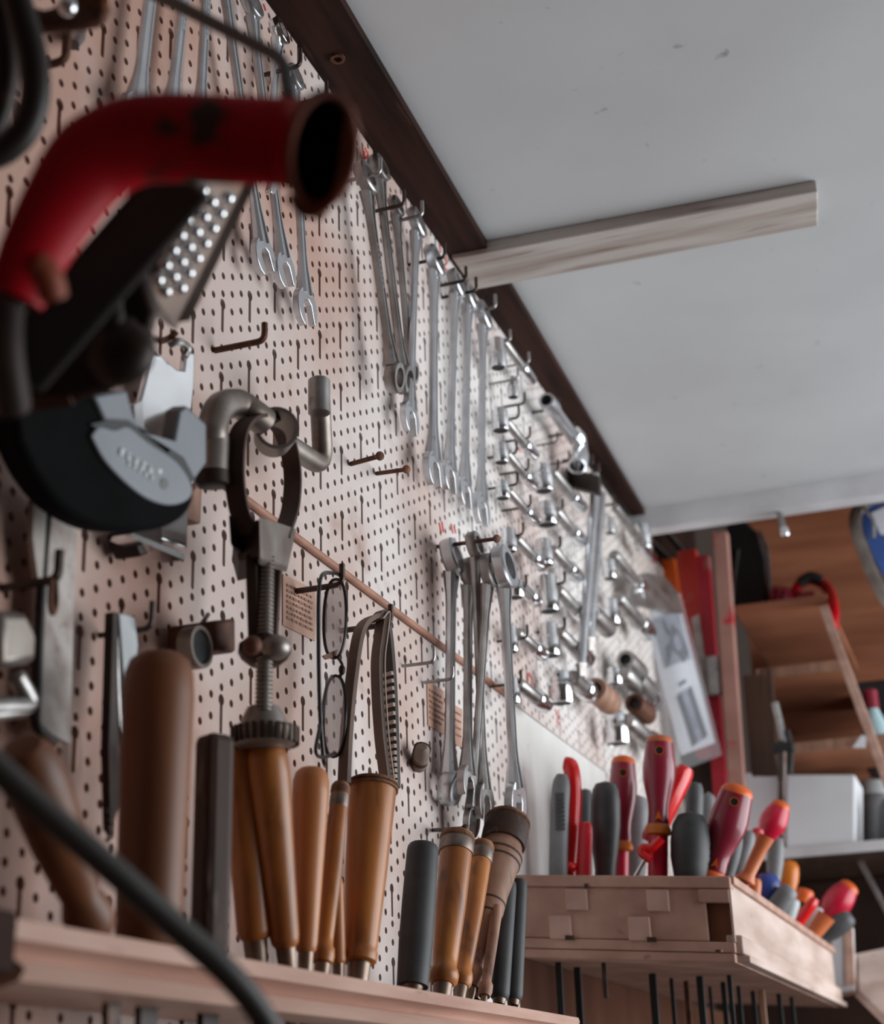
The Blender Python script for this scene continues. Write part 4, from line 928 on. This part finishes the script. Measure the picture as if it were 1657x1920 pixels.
# ------------------------------------------------------------------ foreground tools at the left
# red tubular saw handle
tH = .52
def fD(x, y, t): return pD(x, y, t)
root = T('red_saw', 'big blurred red tubular saw handle in the foreground hanging from a dark rod', 'saw', fD(400, 260, tH))
path = catmull([fD(28, 560, .500), fD(62, 478, .503), fD(118, 378, .508), fD(178, 300, .512), fD(250, 264, .514), fD(330, 258, .516), fD(430, 262, .52), fD(520, 266, .524), fD(572, 272, .518), fD(604, 282, .506)], 44)
Rr = 84 * tH / F
sec = []
for i in range(28):                      # hollow rolled sheet: a deep oval section open at its end
    w_ = 2 * PI * i / 28; sec.append((math.cos(w_) * Rr * .62, math.sin(w_) * Rr))
npth = len(path)
scl = [.62 + .38 * min(1, i / 12) for i in range(npth)]
scl = [s * (1 + .22 * max(0, (i - npth + 7) / 6)) for i, s in enumerate(scl)]
def opensweep(path, sec, up, scl, th):
    o = sweep(path, sec, up, False, scl); inn = sweep(path, [(a * (1 - th), b * (1 - th)) for a, b in sec], up, False, scl)
    n = len(sec); m = len(path)
    f1 = o[1][:-2]; b = len(o[0]); f2 = [tuple(b + i for i in reversed(f)) for f in inn[1][:-2]]
    rims = []
    for e in (0, m - 1):
        for j in range(n):
            j2 = (j + 1) % n; rims.append((e * n + j, e * n + j2, b + e * n + j2, b + e * n + j))
    return (o[0] + inn[0], f1 + rims), (inn[0], [tuple(i - b for i in f) for f in f2])
vdir = (CAM - path[20]).normalized()
upv = DN * -1
og, ig = opensweep(path, sec, upv, scl, .10)
P('tube_handle', og, 'redpaint', root, 60)
P('inner_wall', ig, 'darkrust', root, 60, label='dark inside of the tube')  # inner skin coloured darker than the red outside
ringp = [v for v in opensweep(path, sec, upv, scl, .05)[0][0][(npth - 1) * 28: npth * 28]]
# flared rusty lip at the open end: an S shaped curl
P('flared_lip', sweep(ringp, circ(.0017, 8), None, True), 'redrust', root)
curl = catmull([fD(655, 205, .515), fD(648, 270, .512), fD(640, 330, .512), fD(622, 375, .514), fD(588, 398, .517), fD(560, 384, .52)], 24)
P('curled_edge', sweep(curl, [(.0012, -.008), (.0012, .008), (-.0012, .008), (-.0012, -.008)], (CAM - curl[10]).normalized()), 'redrust', root)
P('rust_toe', tube([fD(62, 492, .50), fD(86, 520, .502), fD(96, 556, .505)], .0055, 12, 8), 'redrust', root)
# blade holder bar below the handle
u, v = fD(352, 330, .56), fD(30, 700, .56)
P('black_spine', obox((u + v) / 2, (u - v) / 2, ((u - v).cross(vdir)).normalized() * .0110, vdir * .004), 'blackmetal', root, 0, .002)
P('rear_strut', tube([fD(8, 520, .51), fD(4, 640, .53), fD(20, 760, .55)], .007, 12, 12), 'darkrust', root)
# dark rod from the wall to the handle
wb = pX(40, -118, -.01)
root = T('hanging_rod', 'thin dark rod crossing above the red handle and bent down into it', 'rod', wb)
P('rod', bent([wb, fD(330, 8, .66), fD(532, 112, .57), fD(541, 186, .545)], .0027, 10, .012), 'blackmetal', root)
# dark cluster of rusted iron below the handle: a clamp head with lobes
tc_ = .62
root = T('iron_clamp', 'dark rusted iron clamp head with rounded lobes under the red handle', 'clamp', fD(150, 650, tc_))
def K(x, y, dt=0): return fD(x, y, tc_ + dt)
P('lower_jaw', prism([K(0, 640), K(60, 560), K(150, 560), K(250, 600), K(284, 650), K(270, 690), K(210, 726), K(120, 752), K(0, 776)], vdir * .030), 'darkrust', root, 30, .004)
P('upper_jaw', prism([K(100, 590, .02), K(170, 470, .02), K(262, 470, .02), K(300, 580, .02), K(280, 640, .02), K(190, 600, .02)], vdir * .020), 'darkrust', root, 30, .004)
P('lobe', ball(K(222, 664, -.012), .0132, 1.15, .8, 1.0, 20), 'darkrust', root)
P('hook_curve', tube([K(208, 556, -.01), K(212, 610, -.014), K(190, 656, -.014), K(140, 672, -.012)], .0042, 10, 16), 'darkrust', root)
P('pivot', lathe(K(170, 545, -.02), K(170, 545, .02), [(0, .004), (.1, .005), (.9, .005), (1, .004)], 14), 'black', root)
P('flat_bar', prism([K(4, 742, -.015), K(130, 742, -.015), K(138, 758, -.015), K(0, 776, -.015)], vdir * .006), 'rust', root, 0)
# dimpled rasp
trp = .66
def Rp(x, y, dt=0): return fD(x, y, trp + dt)
qd = [Rp(362, 330, .0), Rp(470, 330, .03), Rp(330, 618, .03), Rp(268, 578, .0), Rp(262, 520, .0)]
root = T('rasp', 'grey dimpled steel rasp plate leaning between red handle and hanging jaws', 'rasp', qd[0])
P('plate', prism(qd, vdir * .004), 'rasp', root, 0, .0008)
P('edge_flange', hexa([Rp(452, 330, .028), Rp(486, 330, .03), Rp(356, 600, .03), Rp(322, 606, .028)], [p_ + vdir * .002 for p_ in (Rp(452, 330, .028), Rp(486, 330, .03), Rp(356, 600, .03), Rp(322, 606, .028))]), 'clampgrey', root, 0)
for i in range(7):
    for j in range(3):
        f, g = (i + .5 * (j % 2)) / 7, (j + .5) / 3
        x = 366 - 95 * f + (72 - 10 * f) * g; y = 352 + 195 * f + 22 * g
        if y > 575: continue
        P('dimple', ball(Rp(x, y, .012 * g) + vdir * .0022, .0030, 1, 1, 1, 10), 'chrome', root)  # chrome beads put the bright highlights of the dimples into the material
# dark corner where the spine passes over the rasp is the shadow side of the clamp

# tape measure: black rubber case with grey label faces, chrome hook end
tt = .745
def Tm(x, y, dt=0): return fD(x, y, tt + (x - 200) * .0003) - tN * dt
tN = V((0, 0, 0)); tN = (fD(300, 870, tt + .03) - fD(200, 870, tt)).cross(fD(200, 770, tt) - fD(200, 870, tt)).normalized()
if tN.dot(vdir) < 0: tN = -tN
root = T('tape_measure', 'black tape measure with grey lettered face hanging under the iron clamp', 'tape measure', Tm(200, 870))
out = [(20, 778), (60, 752), (150, 742), (215, 736), (262, 800), (330, 840), (356, 906), (352, 950), (318, 984), (250, 998), (180, 992), (110, 955), (60, 895), (28, 830)]
out = catmull([V((x, y, 0)) for x, y in out], 14 * 4)
P('case', prism([Tm(v_.x, v_.y, .006) for v_ in out], tN * .018), 'tapeblack', root, 40, .007)
gf = [(156, 818), (172, 800), (200, 806), (226, 800), (262, 828), (318, 866), (346, 912), (338, 938), (304, 948), (262, 936), (220, 905), (180, 862)]
lf = P('label_face', prism([Tm(v_.x, v_.y, .0015 - .005) for v_ in catmull([V((x, y, 0)) for x, y in gf + gf[:1]], 48)[:-1]], tN * .003), 'tapegrey', root, 40, .0008)
tf_ = [(160, 742), (224, 732), (238, 782), (256, 806), (300, 842), (312, 826), (322, 770), (336, 760), (374, 796), (374, 868), (350, 902), (328, 862), (264, 818), (226, 792), (182, 790)]
P('upper_face', prism([Tm(x, y, .000) for x, y in tf_], tN * .010), 'tapegrey', root, 30, .0015)
P('recess_band', prism([Tm(x, y, -.0032) for x, y in [(156, 796), (182, 790), (226, 790), (266, 818), (330, 860), (352, 900), (340, 912), (318, 870), (262, 832), (226, 804), (200, 810), (172, 806)]], tN * .0028), 'black', root, 30)
dx, dy = (282 - 210) / 5, (872 - 846) / 5
def glyph(x, y, k, w=7, h=10):                # worn moulded letters, only their bulk readable
    c = Tm(x, y, -.0054); e = (Tm(x + 10, y + 6, -.0054) - c).normalized(); f = e.cross(tN).normalized(); s = mpp(c)
    g = join(obox(c - e * w * .36 * s, e * w * .14 * s, f * h * .5 * s, tN * .0006), obox(c + f * h * .36 * s, e * w * .5 * s, f * h * .13 * s, tN * .0006))
    if k % 2: g = join(g, obox(c, e * w * .4 * s, f * h * .13 * s, tN * .0006))
    if k % 3 == 0: g = join(g, obox(c + e * w * .36 * s, e * w * .14 * s, f * h * .5 * s, tN * .0006))
    if k % 3 == 1: g = join(g, obox(c - f * h * .36 * s, e * w * .5 * s, f * h * .13 * s, tN * .0006))
    PP('moulded_letter', g, 'letter', lf, root, smooth=0)
for i in range(5): glyph(212 + i * 13.5, 848 + i * 8.4, i + 1, 10, 13)
for i in range(5): glyph(226 + i * 10.5, 869 + i * 6.6, i + 2, 7, 9)
PP('badge_dent', lathe(Tm(292, 907, -.0056), Tm(292, 907, -.0046), [(0, .0028), (1, .0028)], 18), 'grip', lf, root)
P('badge_dot', lathe(Tm(285, 884, -.0054), Tm(285, 884, -.0046), [(0, .0012), (1, .0012)], 12), 'letter', root)
# chrome vise-like holder behind the tape
root = T('chrome_holder', 'shiny chrome steel holder with notched top behind the tape measure', 'holder', pX(310, 760, .02))
def Ch(x, y, X=.010):
    p = pX(x, y, X)
    for _ in range(6): p = pX(x, y, X + .30 * (p.y - .70))
    return p
P('plate', prism([Ch(283, 655), Ch(300, 672), Ch(326, 694), Ch(340, 696), Ch(344, 660), Ch(360, 664), Ch(358, 730), Ch(350, 800), Ch(346, 1030), Ch(262, 1000), Ch(250, 880), Ch(256, 760)], V((.004, 0, 0))), 'chrome', root, 20, .001)
P('bent_lip', hexa([Ch(250, 1000, .03), Ch(346, 1038, .03), Ch(345, 1050, .03), Ch(246, 1008, .03)], [p_ + V((-.012, 0, 0)) for p_ in (Ch(250, 1000, .03), Ch(346, 1038, .03), Ch(345, 1050, .03), Ch(246, 1008, .03))]), 'chrome', root, 20)
P('clip', tube([Ch(316, 648, .02), Ch(334, 640, .024), Ch(352, 652, .02), Ch(346, 668, .018)], .0022, 8, 12), 'zinc', root)
P('hanger_loop', tube([pX(300, 640, -.005), pX(318, 634, .02), pX(330, 622, .026)], .0020, 8, 8), 'rust', root)
P('side_fold', prism([Ch(246, 760, .03), Ch(262, 752, .03), Ch(268, 860, .03), Ch(252, 870, .03)], V((.003, .001, 0))), 'chrome', root, 20)
S('rusty_block', hexa([pX(196, 1002, .004), pX(256, 985, .004), pX(258, 1036, .004), pX(214, 1052, .004)], [p_ + V((.016, 0, 0)) for p_ in (pX(196, 1002, .004), pX(256, 985, .004), pX(258, 1036, .004), pX(214, 1052, .004))]), 'darkrust', 'dark rusty block on the wall under the tape measure', 'block', bevel=.002)
S('pale_block', prism([pX(338, 930, .006), pX(366, 905, .006), pX(362, 985, .006), pX(336, 976, .006)], V((.010, 0, 0))), 'greybrown', 'pale brown wooden block at the lower right of the tape measure', 'block', bevel=.001)
# rusty snips at the top left corner
ts = .60
def Sn(x, y, dt=0): return fD(x, y, ts + dt)
root = T('tin_snips', 'dark iron snips with curved loop handle at the top left corner', 'snips', Sn(30, 60))
P('loop_handle', tube([Sn(20, -40), Sn(44, 40), Sn(62, 110), Sn(66, 180), Sn(48, 240), Sn(10, 280), Sn(-40, 300)], .0056, 12, 36), 'blackmetal', root)
P('inner_handle', tube([Sn(-10, -40, .01), Sn(6, 60, .01), Sn(12, 140, .01), Sn(-6, 220, .01), Sn(-40, 260, .01)], .0050, 12, 30), 'darkrust', root)
root = T('iron_crank', 'brown rusted crank with rounded end at the top left above the L hook', 'crank', Sn(130, 40, .06))
P('arm', prism([Sn(40, 8, .06), Sn(84, 20, .06), Sn(100, 16, .06), Sn(130, -20, .06), Sn(196, -20, .06), Sn(208, 20, .06), Sn(196, 50, .06), Sn(150, 58, .06), Sn(70, 64, .06), Sn(40, 60, .06)], vdir * .010), 'rust', root, 30, .003)
P('bright_glint', ball(Sn(126, 12, .045), .0042, 1, 1, 1), 'chrome', root)  # chrome bead put in for the white highlight on the crank
S('wall_peg', lathe(pX(150, 46, -.004), pX(138, 84, .014), [(0, .004), (.6, .005), (1, .003)], 12), 'zinc', 'short pale peg below the brown rusted crank', 'peg')
# long flat plate hanging with dark edge, steel strip, hook loop
X = .012
root = T('flat_plate', 'long flat pale plate with dark edges hanging at the left on a black hook', 'plate', pX(95, 1180, X))
P('plate', prism([pX(96, 930, X), pX(140, 960, X), pX(126, 1395, X), pX(100, 1382, X), pX(68, 1362, X), pX(78, 1140, X)], V((.003, 0, 0))), 'batten', root, 0)
P('dark_edge', bent([pX(88, 946, X), pX(76, 1130, X), pX(66, 1352, X), pX(70, 1366, X), pX(102, 1392, X)], .0024, 10, .004), 'blackmetal', root)
P('pale_strip', prism([pX(58, 938, X), pX(90, 944, X), pX(84, 1010, X), pX(76, 1085, X), pX(66, 1085, X), pX(56, 1010, X)], V((.003, 0, 0))), 'clampgrey', root, 0)
P('wire_loop', tube([pX(96, 1086, .03), pX(94, 1130, .03), pX(99, 1150, .03), pX(105, 1130, .03), pX(104, 1090, .03)], .0014, 8, 20), 'rust', root)
# pale metal tool at the left edge
root = T('metal_plane', 'blurred pale metal tool at the left edge below the tape measure', 'tool', pX(15, 1240, .03))
P('body', prism([pX(-40, 1150, .02), pX(10, 1150, .02), pX(34, 1195, .02), pX(30, 1250, .02), pX(-40, 1258, .02)], V((.022, 0, 0))), 'clampgrey', root, 30, .004)
P('sole_rail', tube([pX(-40, 1325, .03), pX(10, 1324, .03), pX(54, 1318, .03), pX(30, 1268, .03)], .0042, 10, 20), 'zinc', root)
P('low_bar', lathe(pX(-40, 1342, .03), pX(44, 1334, .03), [(0, .003), (1, .003)], 10), 'dullsteel', root)
# dividers: two slim legs
X = .02
root = T('dividers', 'slim pair of steel dividers with white leg left of the largest handle', 'dividers', pX(220, 1160, X))
P('dark_leg', prism([pX(204, 1148, X), pX(214, 1150, X), pX(214, 1390, X), pX(220, 1500, X), pX(200, 1560, X), pX(196, 1400, X)], V((.005, 0, 0))), 'darkrust', root, 0, .0008)
P('white_leg', prism([pX(214, 1150, X), pX(244, 1158, X), pX(250, 1210, X), pX(236, 1350, X), pX(228, 1352, X), pX(220, 1230, X)], V((.006, 0, 0))), 'palegrey', root, 0, .001)
P('wire_leg', tube([pX(216, 1160, X), pX(222, 1330, X), pX(228, 1430, X), pX(212, 1500, X), pX(204, 1545, X)], .0014, 8, 24), 'zinc', root)
P('spring', tube([pX(204 + 3 * math.sin(i * 2.1), 1520 + i * 5, X + .002 * math.cos(i * 2.1)) for i in range(12)], .0013, 6), 'zinc', root)
# pipe fitting
root = T('pipe_fitting', 'rusty pipe fitting with dark round mouth right of the largest handle top', 'fitting', pX(360, 1210, .02))
P('block', hexa([pX(312, 1176, .004), pX(352, 1172, .004), pX(352, 1236, .004), pX(314, 1232, .004)], [p_ + V((.03, 0, 0)) for p_ in (pX(312, 1176, .004), pX(352, 1172, .004), pX(352, 1236, .004), pX(314, 1232, .004))]), 'rust', root, 0, .002)
c = pX(370, 1214, .030); ax_ = V((.99, -.05, 0))
P('mouth_ring', closedlathe(c - ax_ * .006, c + ax_ * .003, [(0, .007), (0, .0115), (1, .0115), (1, .0094)], 24), 'clampgrey', root)
P('dark_mouth', lathe(c - ax_ * .005, c + ax_ * .001, [(0, .0096), (1, .0096)], 22), 'black', root)
P('bright_prong', tube([pX(372, 1178, .02), pX(382, 1164, .024), pX(390, 1152, .024)], .0014, 8, 8), 'zinc', root)
# cable crossing the lower left
root = T('power_cable', 'thick blurred black cable slanting across the lower left in front of the handles', 'cable', fD(260, 1660, .52))
P('cable', tube([fD(-80, 1370, .50), fD(60, 1500, .505), fD(200, 1622, .512), fD(330, 1738, .52), fD(420, 1818, .525), fD(480, 1888, .53), fD(540, 1990, .535)], .0046, 14, 48), 'cable', root)

# ------------------------------------------------------------------ alcove at the far right
YS, YSB = 2.20, 2.60
def shelf(zp, xr, x0, label, m='ply', lip=None):
    z = pY(zp[0], zp[1], YS).z; x1 = pY(xr, zp[1], YS).x
    r = T('alcove_shelf', label, 'shelf', V((x0, YS, z)), 'shelves of the alcove')
    P('board', box((x0, YS + .008, z), (x1, YSB, z + .012)), m, r, 0, .001)
    P('front_edge', box((x0, YS, z - .001), (x1, YS + .0078, z + .013)), lip or m, r, 0, .001)
    return z
z1 = shelf((1470, 1140), 1552, .10, 'topmost brown shelf in the alcove carrying the black and red tools')
z2 = shelf((1500, 1262), 1588, .12, 'second brown shelf in the alcove', lip='greybrown')
z3 = shelf((1530, 1406), 1790, .13, 'third brown shelf in the alcove', lip='greybrown')
z4 = shelf((1560, 1600), 1800, .02, 'lowest shelf with pale front edge carrying the white boxes', 'darkwood', 'beamwhite')
structure('wall_inner', box((0.06, YSB + .002, 1.2), (.62, YSB + .012, ZC + .30)), 'ply', label='brown plywood back of the alcove shelves')
def bar(p, q, wpx, Y, th, m, label, name, cat, group=None, dY=0.0, parts=None):
    a, b = pY(p[0], p[1], Y), pY(q[0], q[1], Y + dY); h = wpx * .5 * mpp(a); d = (a - b).normalized(); s = d.cross(V((0, 1, 0))).normalized()
    r = T(name, label, cat, b, group)
    P('bar', obox((a + b) / 2, s * h, V((0, th, 0)), (a - b) / 2), m, r, 0, .0015)
    return r, a, b, s, h
LG = 'upright bars beside the alcove'
bar((1252, 1050), (1290, 1330), 28, 2.22, .006, 'orange', 'short orange bar behind the plastic bag', 'level_bar', 'bar', LG)
bar((1288, 1034), (1325, 1420), 36, 2.18, .009, 'redlevel', 'worn orange red bar standing right of the plastic bag', 'level_bar', 'bar', LG)
r_, a, b, s, h = bar((1318, 1044), (1358, 1580), 24, 2.16, .008, 'crimsonbar', 'narrow crimson bar between the orange red bar and the bare timber', 'clamp_bar', 'bar', LG)
c = pY(1338, 1268, 2.145); P('grey_slider', obox(c, s * h * 1.0, V((0, .008, 0)), UZ * .028), 'dullsteel', r_, 0, .003)
bar((1351, 1000), (1388, 1560), 27, 2.14, .010, 'pinkbar', 'bare timber bar with red paint flecks, tallest of the upright bars', 'timber_bar', 'bar', LG)
P('strap_end', prism([pY(1296, 1160, 2.15), pY(1310, 1152, 2.15), pY(1330, 1300, 2.15), pY(1318, 1310, 2.15)], V((0, .004, 0))), 'batten', r_, 0)
# black saw body on the shelf
Yk = 2.32
root = T('black_case', 'black rounded power tool case with grey rim on the topmost alcove shelf', 'case', pY(1405, 1140, Yk))
P('body', prism([pY(x, y, Yk) for x, y in ((1372, 1150), (1374, 1050), (1366, 1010), (1374, 985), (1398, 984), (1426, 1010), (1440, 1060), (1446, 1150))], V((0, .07, 0))), 'black', root, 30, .004)
P('rim', sweep(catmull([pY(1424, 996, Yk - .036), pY(1438, 1030, Yk - .036), pY(1442, 1080, Yk - .036), pY(1446, 1142, Yk - .036)], 16), circ(.0028, 8)), 'zinc', root)
P('blade_edge', sweep([pY(1384, 1030, Yk - .037), pY(1376, 1090, Yk - .037), pY(1373, 1142, Yk - .037)], circ(.0018, 8)), 'zinc', root)
# red tool
Yr = 2.30
root = T('red_tool', 'dark red hand tool with arched handle lying on the topmost alcove shelf', 'tool', pY(1500, 1140, Yr))
P('body', lathe(pY(1444, 1122, Yr), pY(1486, 1126, Yr), [(0, .016), (.1, .021), (.3, .019), (.4, .022), (.6, .019), (.7, .021), (1, .015)], 18), 'maroon', root)
P('arch', tube([pY(1486, 1136, Yr), pY(1496, 1100, Yr), pY(1520, 1086, Yr), pY(1546, 1098, Yr), pY(1558, 1120, Yr - .06), pY(1562, 1150, Yr - .12), pY(1562, 1178, Yr - .125)], .0082, 12, 30), 'redpaint', root)
P('black_top', tube([pY(1498, 1094, Yr - .004), pY(1520, 1082, Yr - .004), pY(1540, 1090, Yr - .004)], .0085, 12, 10), 'black', root)
P('block', obox(pY(1512, 1128, Yr), V((.014, 0, 0)), V((0, .012, 0)), UZ * .012), 'maroon', root, 0, .003)
# leaning lath
bar((1543, 1136), (1672, 1490), 17, 2.17, .004, 'shelfwood', 'long pale lath slanting across the shelf ends', 'leaning_lath', 'lath', None, -.05)
# hanging bolt
root = T('hanging_bolt', 'chrome bolt hanging from the white cross beam', 'bolt', pY(1458, 955, 2.046))
P('shank', lathe(pY(1458, 950, 2.046), pY(1470, 996, 2.03), [(0, .0042), (1, .0042)], 12), 'zinc', root)
P('rounded_head', lathe(pY(1469, 990, 2.03), pY(1473, 1006, 2.028), [(0, .0052), (.3, .0064), (.8, .0062), (1, .004)], 14), 'chrome', root)
# blue case with grey rim at the right edge
Yb = 2.12
root = T('blue_case', 'blue case with thick grey rim cut by the right edge of the picture', 'case', pY(1650, 1020, Yb))
P('rim', sweep(catmull([pY(1700, 936, Yb), pY(1640, 938, Yb), pY(1610, 956, Yb), pY(1606, 990, Yb), pY(1622, 1040, Yb), pY(1648, 1100, Yb), pY(1700, 1170, Yb), pY(1780, 1176, Yb), pY(1800, 1050, Yb), pY(1780, 936, Yb), pY(1700, 930, Yb)], 44)[:-1], circ(.0075, 10, .010), None, True), 'clampgrey', root)
P('panel', prism([pY(x, y, Yb + .006) for x, y in ((1780, 950), (1640, 950), (1618, 966), (1618, 990), (1640, 1052), (1700, 1160), (1780, 1166))], V((0, .02, 0))), 'bluecase', root, 0)
P('pale_label', prism([pY(x, y, Yb - .006) for x, y in ((1634, 962), (1664, 948), (1700, 1010), (1650, 1002))], V((0, .002, 0))), 'paper', root, 0)
P('latch', tube([pY(1618, 952, Yb - .012), pY(1636, 975, Yb - .012), pY(1638, 1010, Yb - .012)], .003, 8, 10), 'dullsteel', root)
# dark sticks and hooked rod
for i, (p, q, wd, lab) in enumerate((((1402, 1268), (1418, 1455), 16, 'dark stick standing left in the alcove below the second shelf'), ((1416, 1266), (1432, 1455), 16, 'dark stick standing in the middle of the alcove trio'), ((1436, 1256), (1448, 1455), 24, 'thicker dark stick standing right in the alcove trio'))):
    bar(p, q, wd, 2.17, .006, 'darkwood', lab, 'dark_stick', 'stick', 'dark sticks in the alcove')
root = T('hooked_rod', 'bent grey rod with black collar standing in front of the white boxes', 'rod', pY(1466, 1590, 2.10))
P('upper_rod', tube([pY(1452, 1318, 2.12), pY(1462, 1360, 2.12), pY(1470, 1400, 2.11)], .0055, 10, 8), 'dullsteel', root)
P('rod', lathe(pY(1465, 1580, 2.10), pY(1466, 1390, 2.10), [(0, .0045), (.60, .0045), (.62, .006), (1, .006)], 12), 'hooksteel', root)
P('collar', obox(pY(1468, 1402, 2.10), V((.014, 0, 0)), V((0, .008, 0)), UZ * .006), 'black', root, 0, .002)
P('black_tail', tube([pY(1476, 1370, 2.115), pY(1482, 1410, 2.115), pY(1480, 1450, 2.115)], .004, 8, 10), 'black', root)
# white boxes on the lowest shelf
def wbox(x0, x1, y0_, y1_, Y, dpt, label):
    q = [pY(x0, y1_, Y), pY(x1, y1_, Y), pY(x1, y0_, Y), pY(x0, y0_, Y)]
    r = T('white_box', label, 'box', (q[0] + q[1]) / 2, 'white boxes')
    P('carton', hexa(q, [v + V((0, dpt, 0)) for v in q]), 'whitebox', r, 0, .003)
    return r
wbox(1395, 1460, 1448, 1592, 2.215, .09, 'white box left of the bent grey rod')
wbox(1472, 1603, 1452, 1594, 2.205, .10, 'larger white box right of the bent grey rod')
# clutter by the right edge
Yc = 2.30
root = T('dark_bottle', 'dark bottle with pale blue body at the right edge beyond the lath', 'bottle', pY(1640, 1400, Yc))
bp = pY(1640, 1366, Yc); bp.z = z3 + .0132; bq = bp + UZ * .058
root.location = bp
P('bottle', lathe(bp, bq, [(0, .012), (.1, .017), (.6, .017), (.85, .011), (1, .008)], 16), 'cyanplastic', root)
P('cap', lathe(bq - UZ * .001, bq + UZ * .028, [(0, .010), (.9, .010), (1, .006)], 14), 'maroon', root)
S('dark_box', box((pY(1624, 1440, 2.36).x, 2.36, pY(1640, 1440, 2.36).z), (pY(1624, 1440, 2.36).x + .14, 2.46, pY(1640, 1275, 2.36).z)), 'black', 'black box behind the pale blue bottle at the right edge', 'box', bevel=.003)
Yg = 2.36
root = T('glass_jar', 'grey green jar with pale lid on the lowest shelf at the right edge', 'jar', pY(1646, 1600, Yg))
P('jar', lathe(pY(1646, 1600, Yg), pY(1644, 1490, Yg), [(0, .022), (.05, .025), (.9, .025), (1, .022)], 20), 'gripgrey', root)
P('lid', lathe(pY(1644, 1492, Yg), pY(1643, 1466, Yg), [(0, .026), (.9, .026), (1, .024)], 20), 'palegrey', root)
S('dark_jar', lathe(pY(1672, 1594, 2.25), pY(1670, 1500, 2.25), [(0, .016), (.1, .018), (.85, .018), (1, .012)], 18), 'grip', 'dark jar in front of the grey green jar', 'jar')
S('pale_tag', prism([pY(x, y, 2.19) for x, y in ((1598, 1402), (1616, 1378), (1624, 1382), (1622, 1402))], V((0, .002, 0))), 'paper', 'small pale tag on the front of the third alcove shelf', 'tag')
# open white drawer frame at the tray end
Yd = 2.16
q = [pY(1552, 1870, Yd), pY(1604, 1864, Yd), pY(1600, 1740, Yd), pY(1560, 1752, Yd)]
root = T('white_board', 'white painted board with raised edge just past the end of the tray', 'board', q[0])
P('board', prism(q, V((0, .012, 0))), 'beamwhite', root, 0, .001)
P('edge_post', hexa([pY(1584, 1868, Yd - .008), pY(1604, 1864, Yd - .008), pY(1598, 1735, Yd - .008), pY(1582, 1740, Yd - .008)], [v + V((0, .006, 0)) for v in (pY(1584, 1868, Yd - .008), pY(1604, 1864, Yd - .008), pY(1598, 1735, Yd - .008), pY(1582, 1740, Yd - .008))]), 'shelfwood', root, 0, .001)
P('bottom_edge', hexa([pY(1556, 1866, Yd - .012), pY(1602, 1858, Yd - .012), pY(1602, 1846, Yd - .012), pY(1556, 1854, Yd - .012)], [v + V((0, .006, 0)) for v in (pY(1556, 1866, Yd - .012), pY(1602, 1858, Yd - .012), pY(1602, 1846, Yd - .012), pY(1556, 1854, Yd - .012))]), 'beamwhite', root, 0, .001)
q = [pY(1604, 1790, 2.22), pY(1700, 1770, 2.30), pY(1700, 1960, 2.0), pY(1606, 1866, 2.16)]
S('pale_side_board', prism(q, V((.006, .006, 0))), 'traypaint', 'pale slanting board at the lower right corner', 'board')
bar((1610, 1610), (1668, 1720), 10, 2.30, .003, 'dullsteel', 'thin grey brace under the lowest alcove shelf', 'shelf_brace', 'brace')
structure('wall_lower', box((.0, 2.45, 1.2), (.62, 2.47, z4 - .005)), 'darkwall', label='dark boarding below the lowest alcove shelf')

for i, (p, q, lab) in enumerate((((1196, 990), (1262, 1052), 'dark slanting rail under the cross beam, nearer one'), ((1240, 984), (1296, 1050), 'dark slanting rail under the cross beam, farther one'))):
    S('dark_rail', lathe(pY(p[0], p[1], 2.24), pY(q[0], q[1], 2.30), [(0, .006), (1, .006)], 12), 'darkrust', lab, 'rail', 'dark rails under the cross beam')
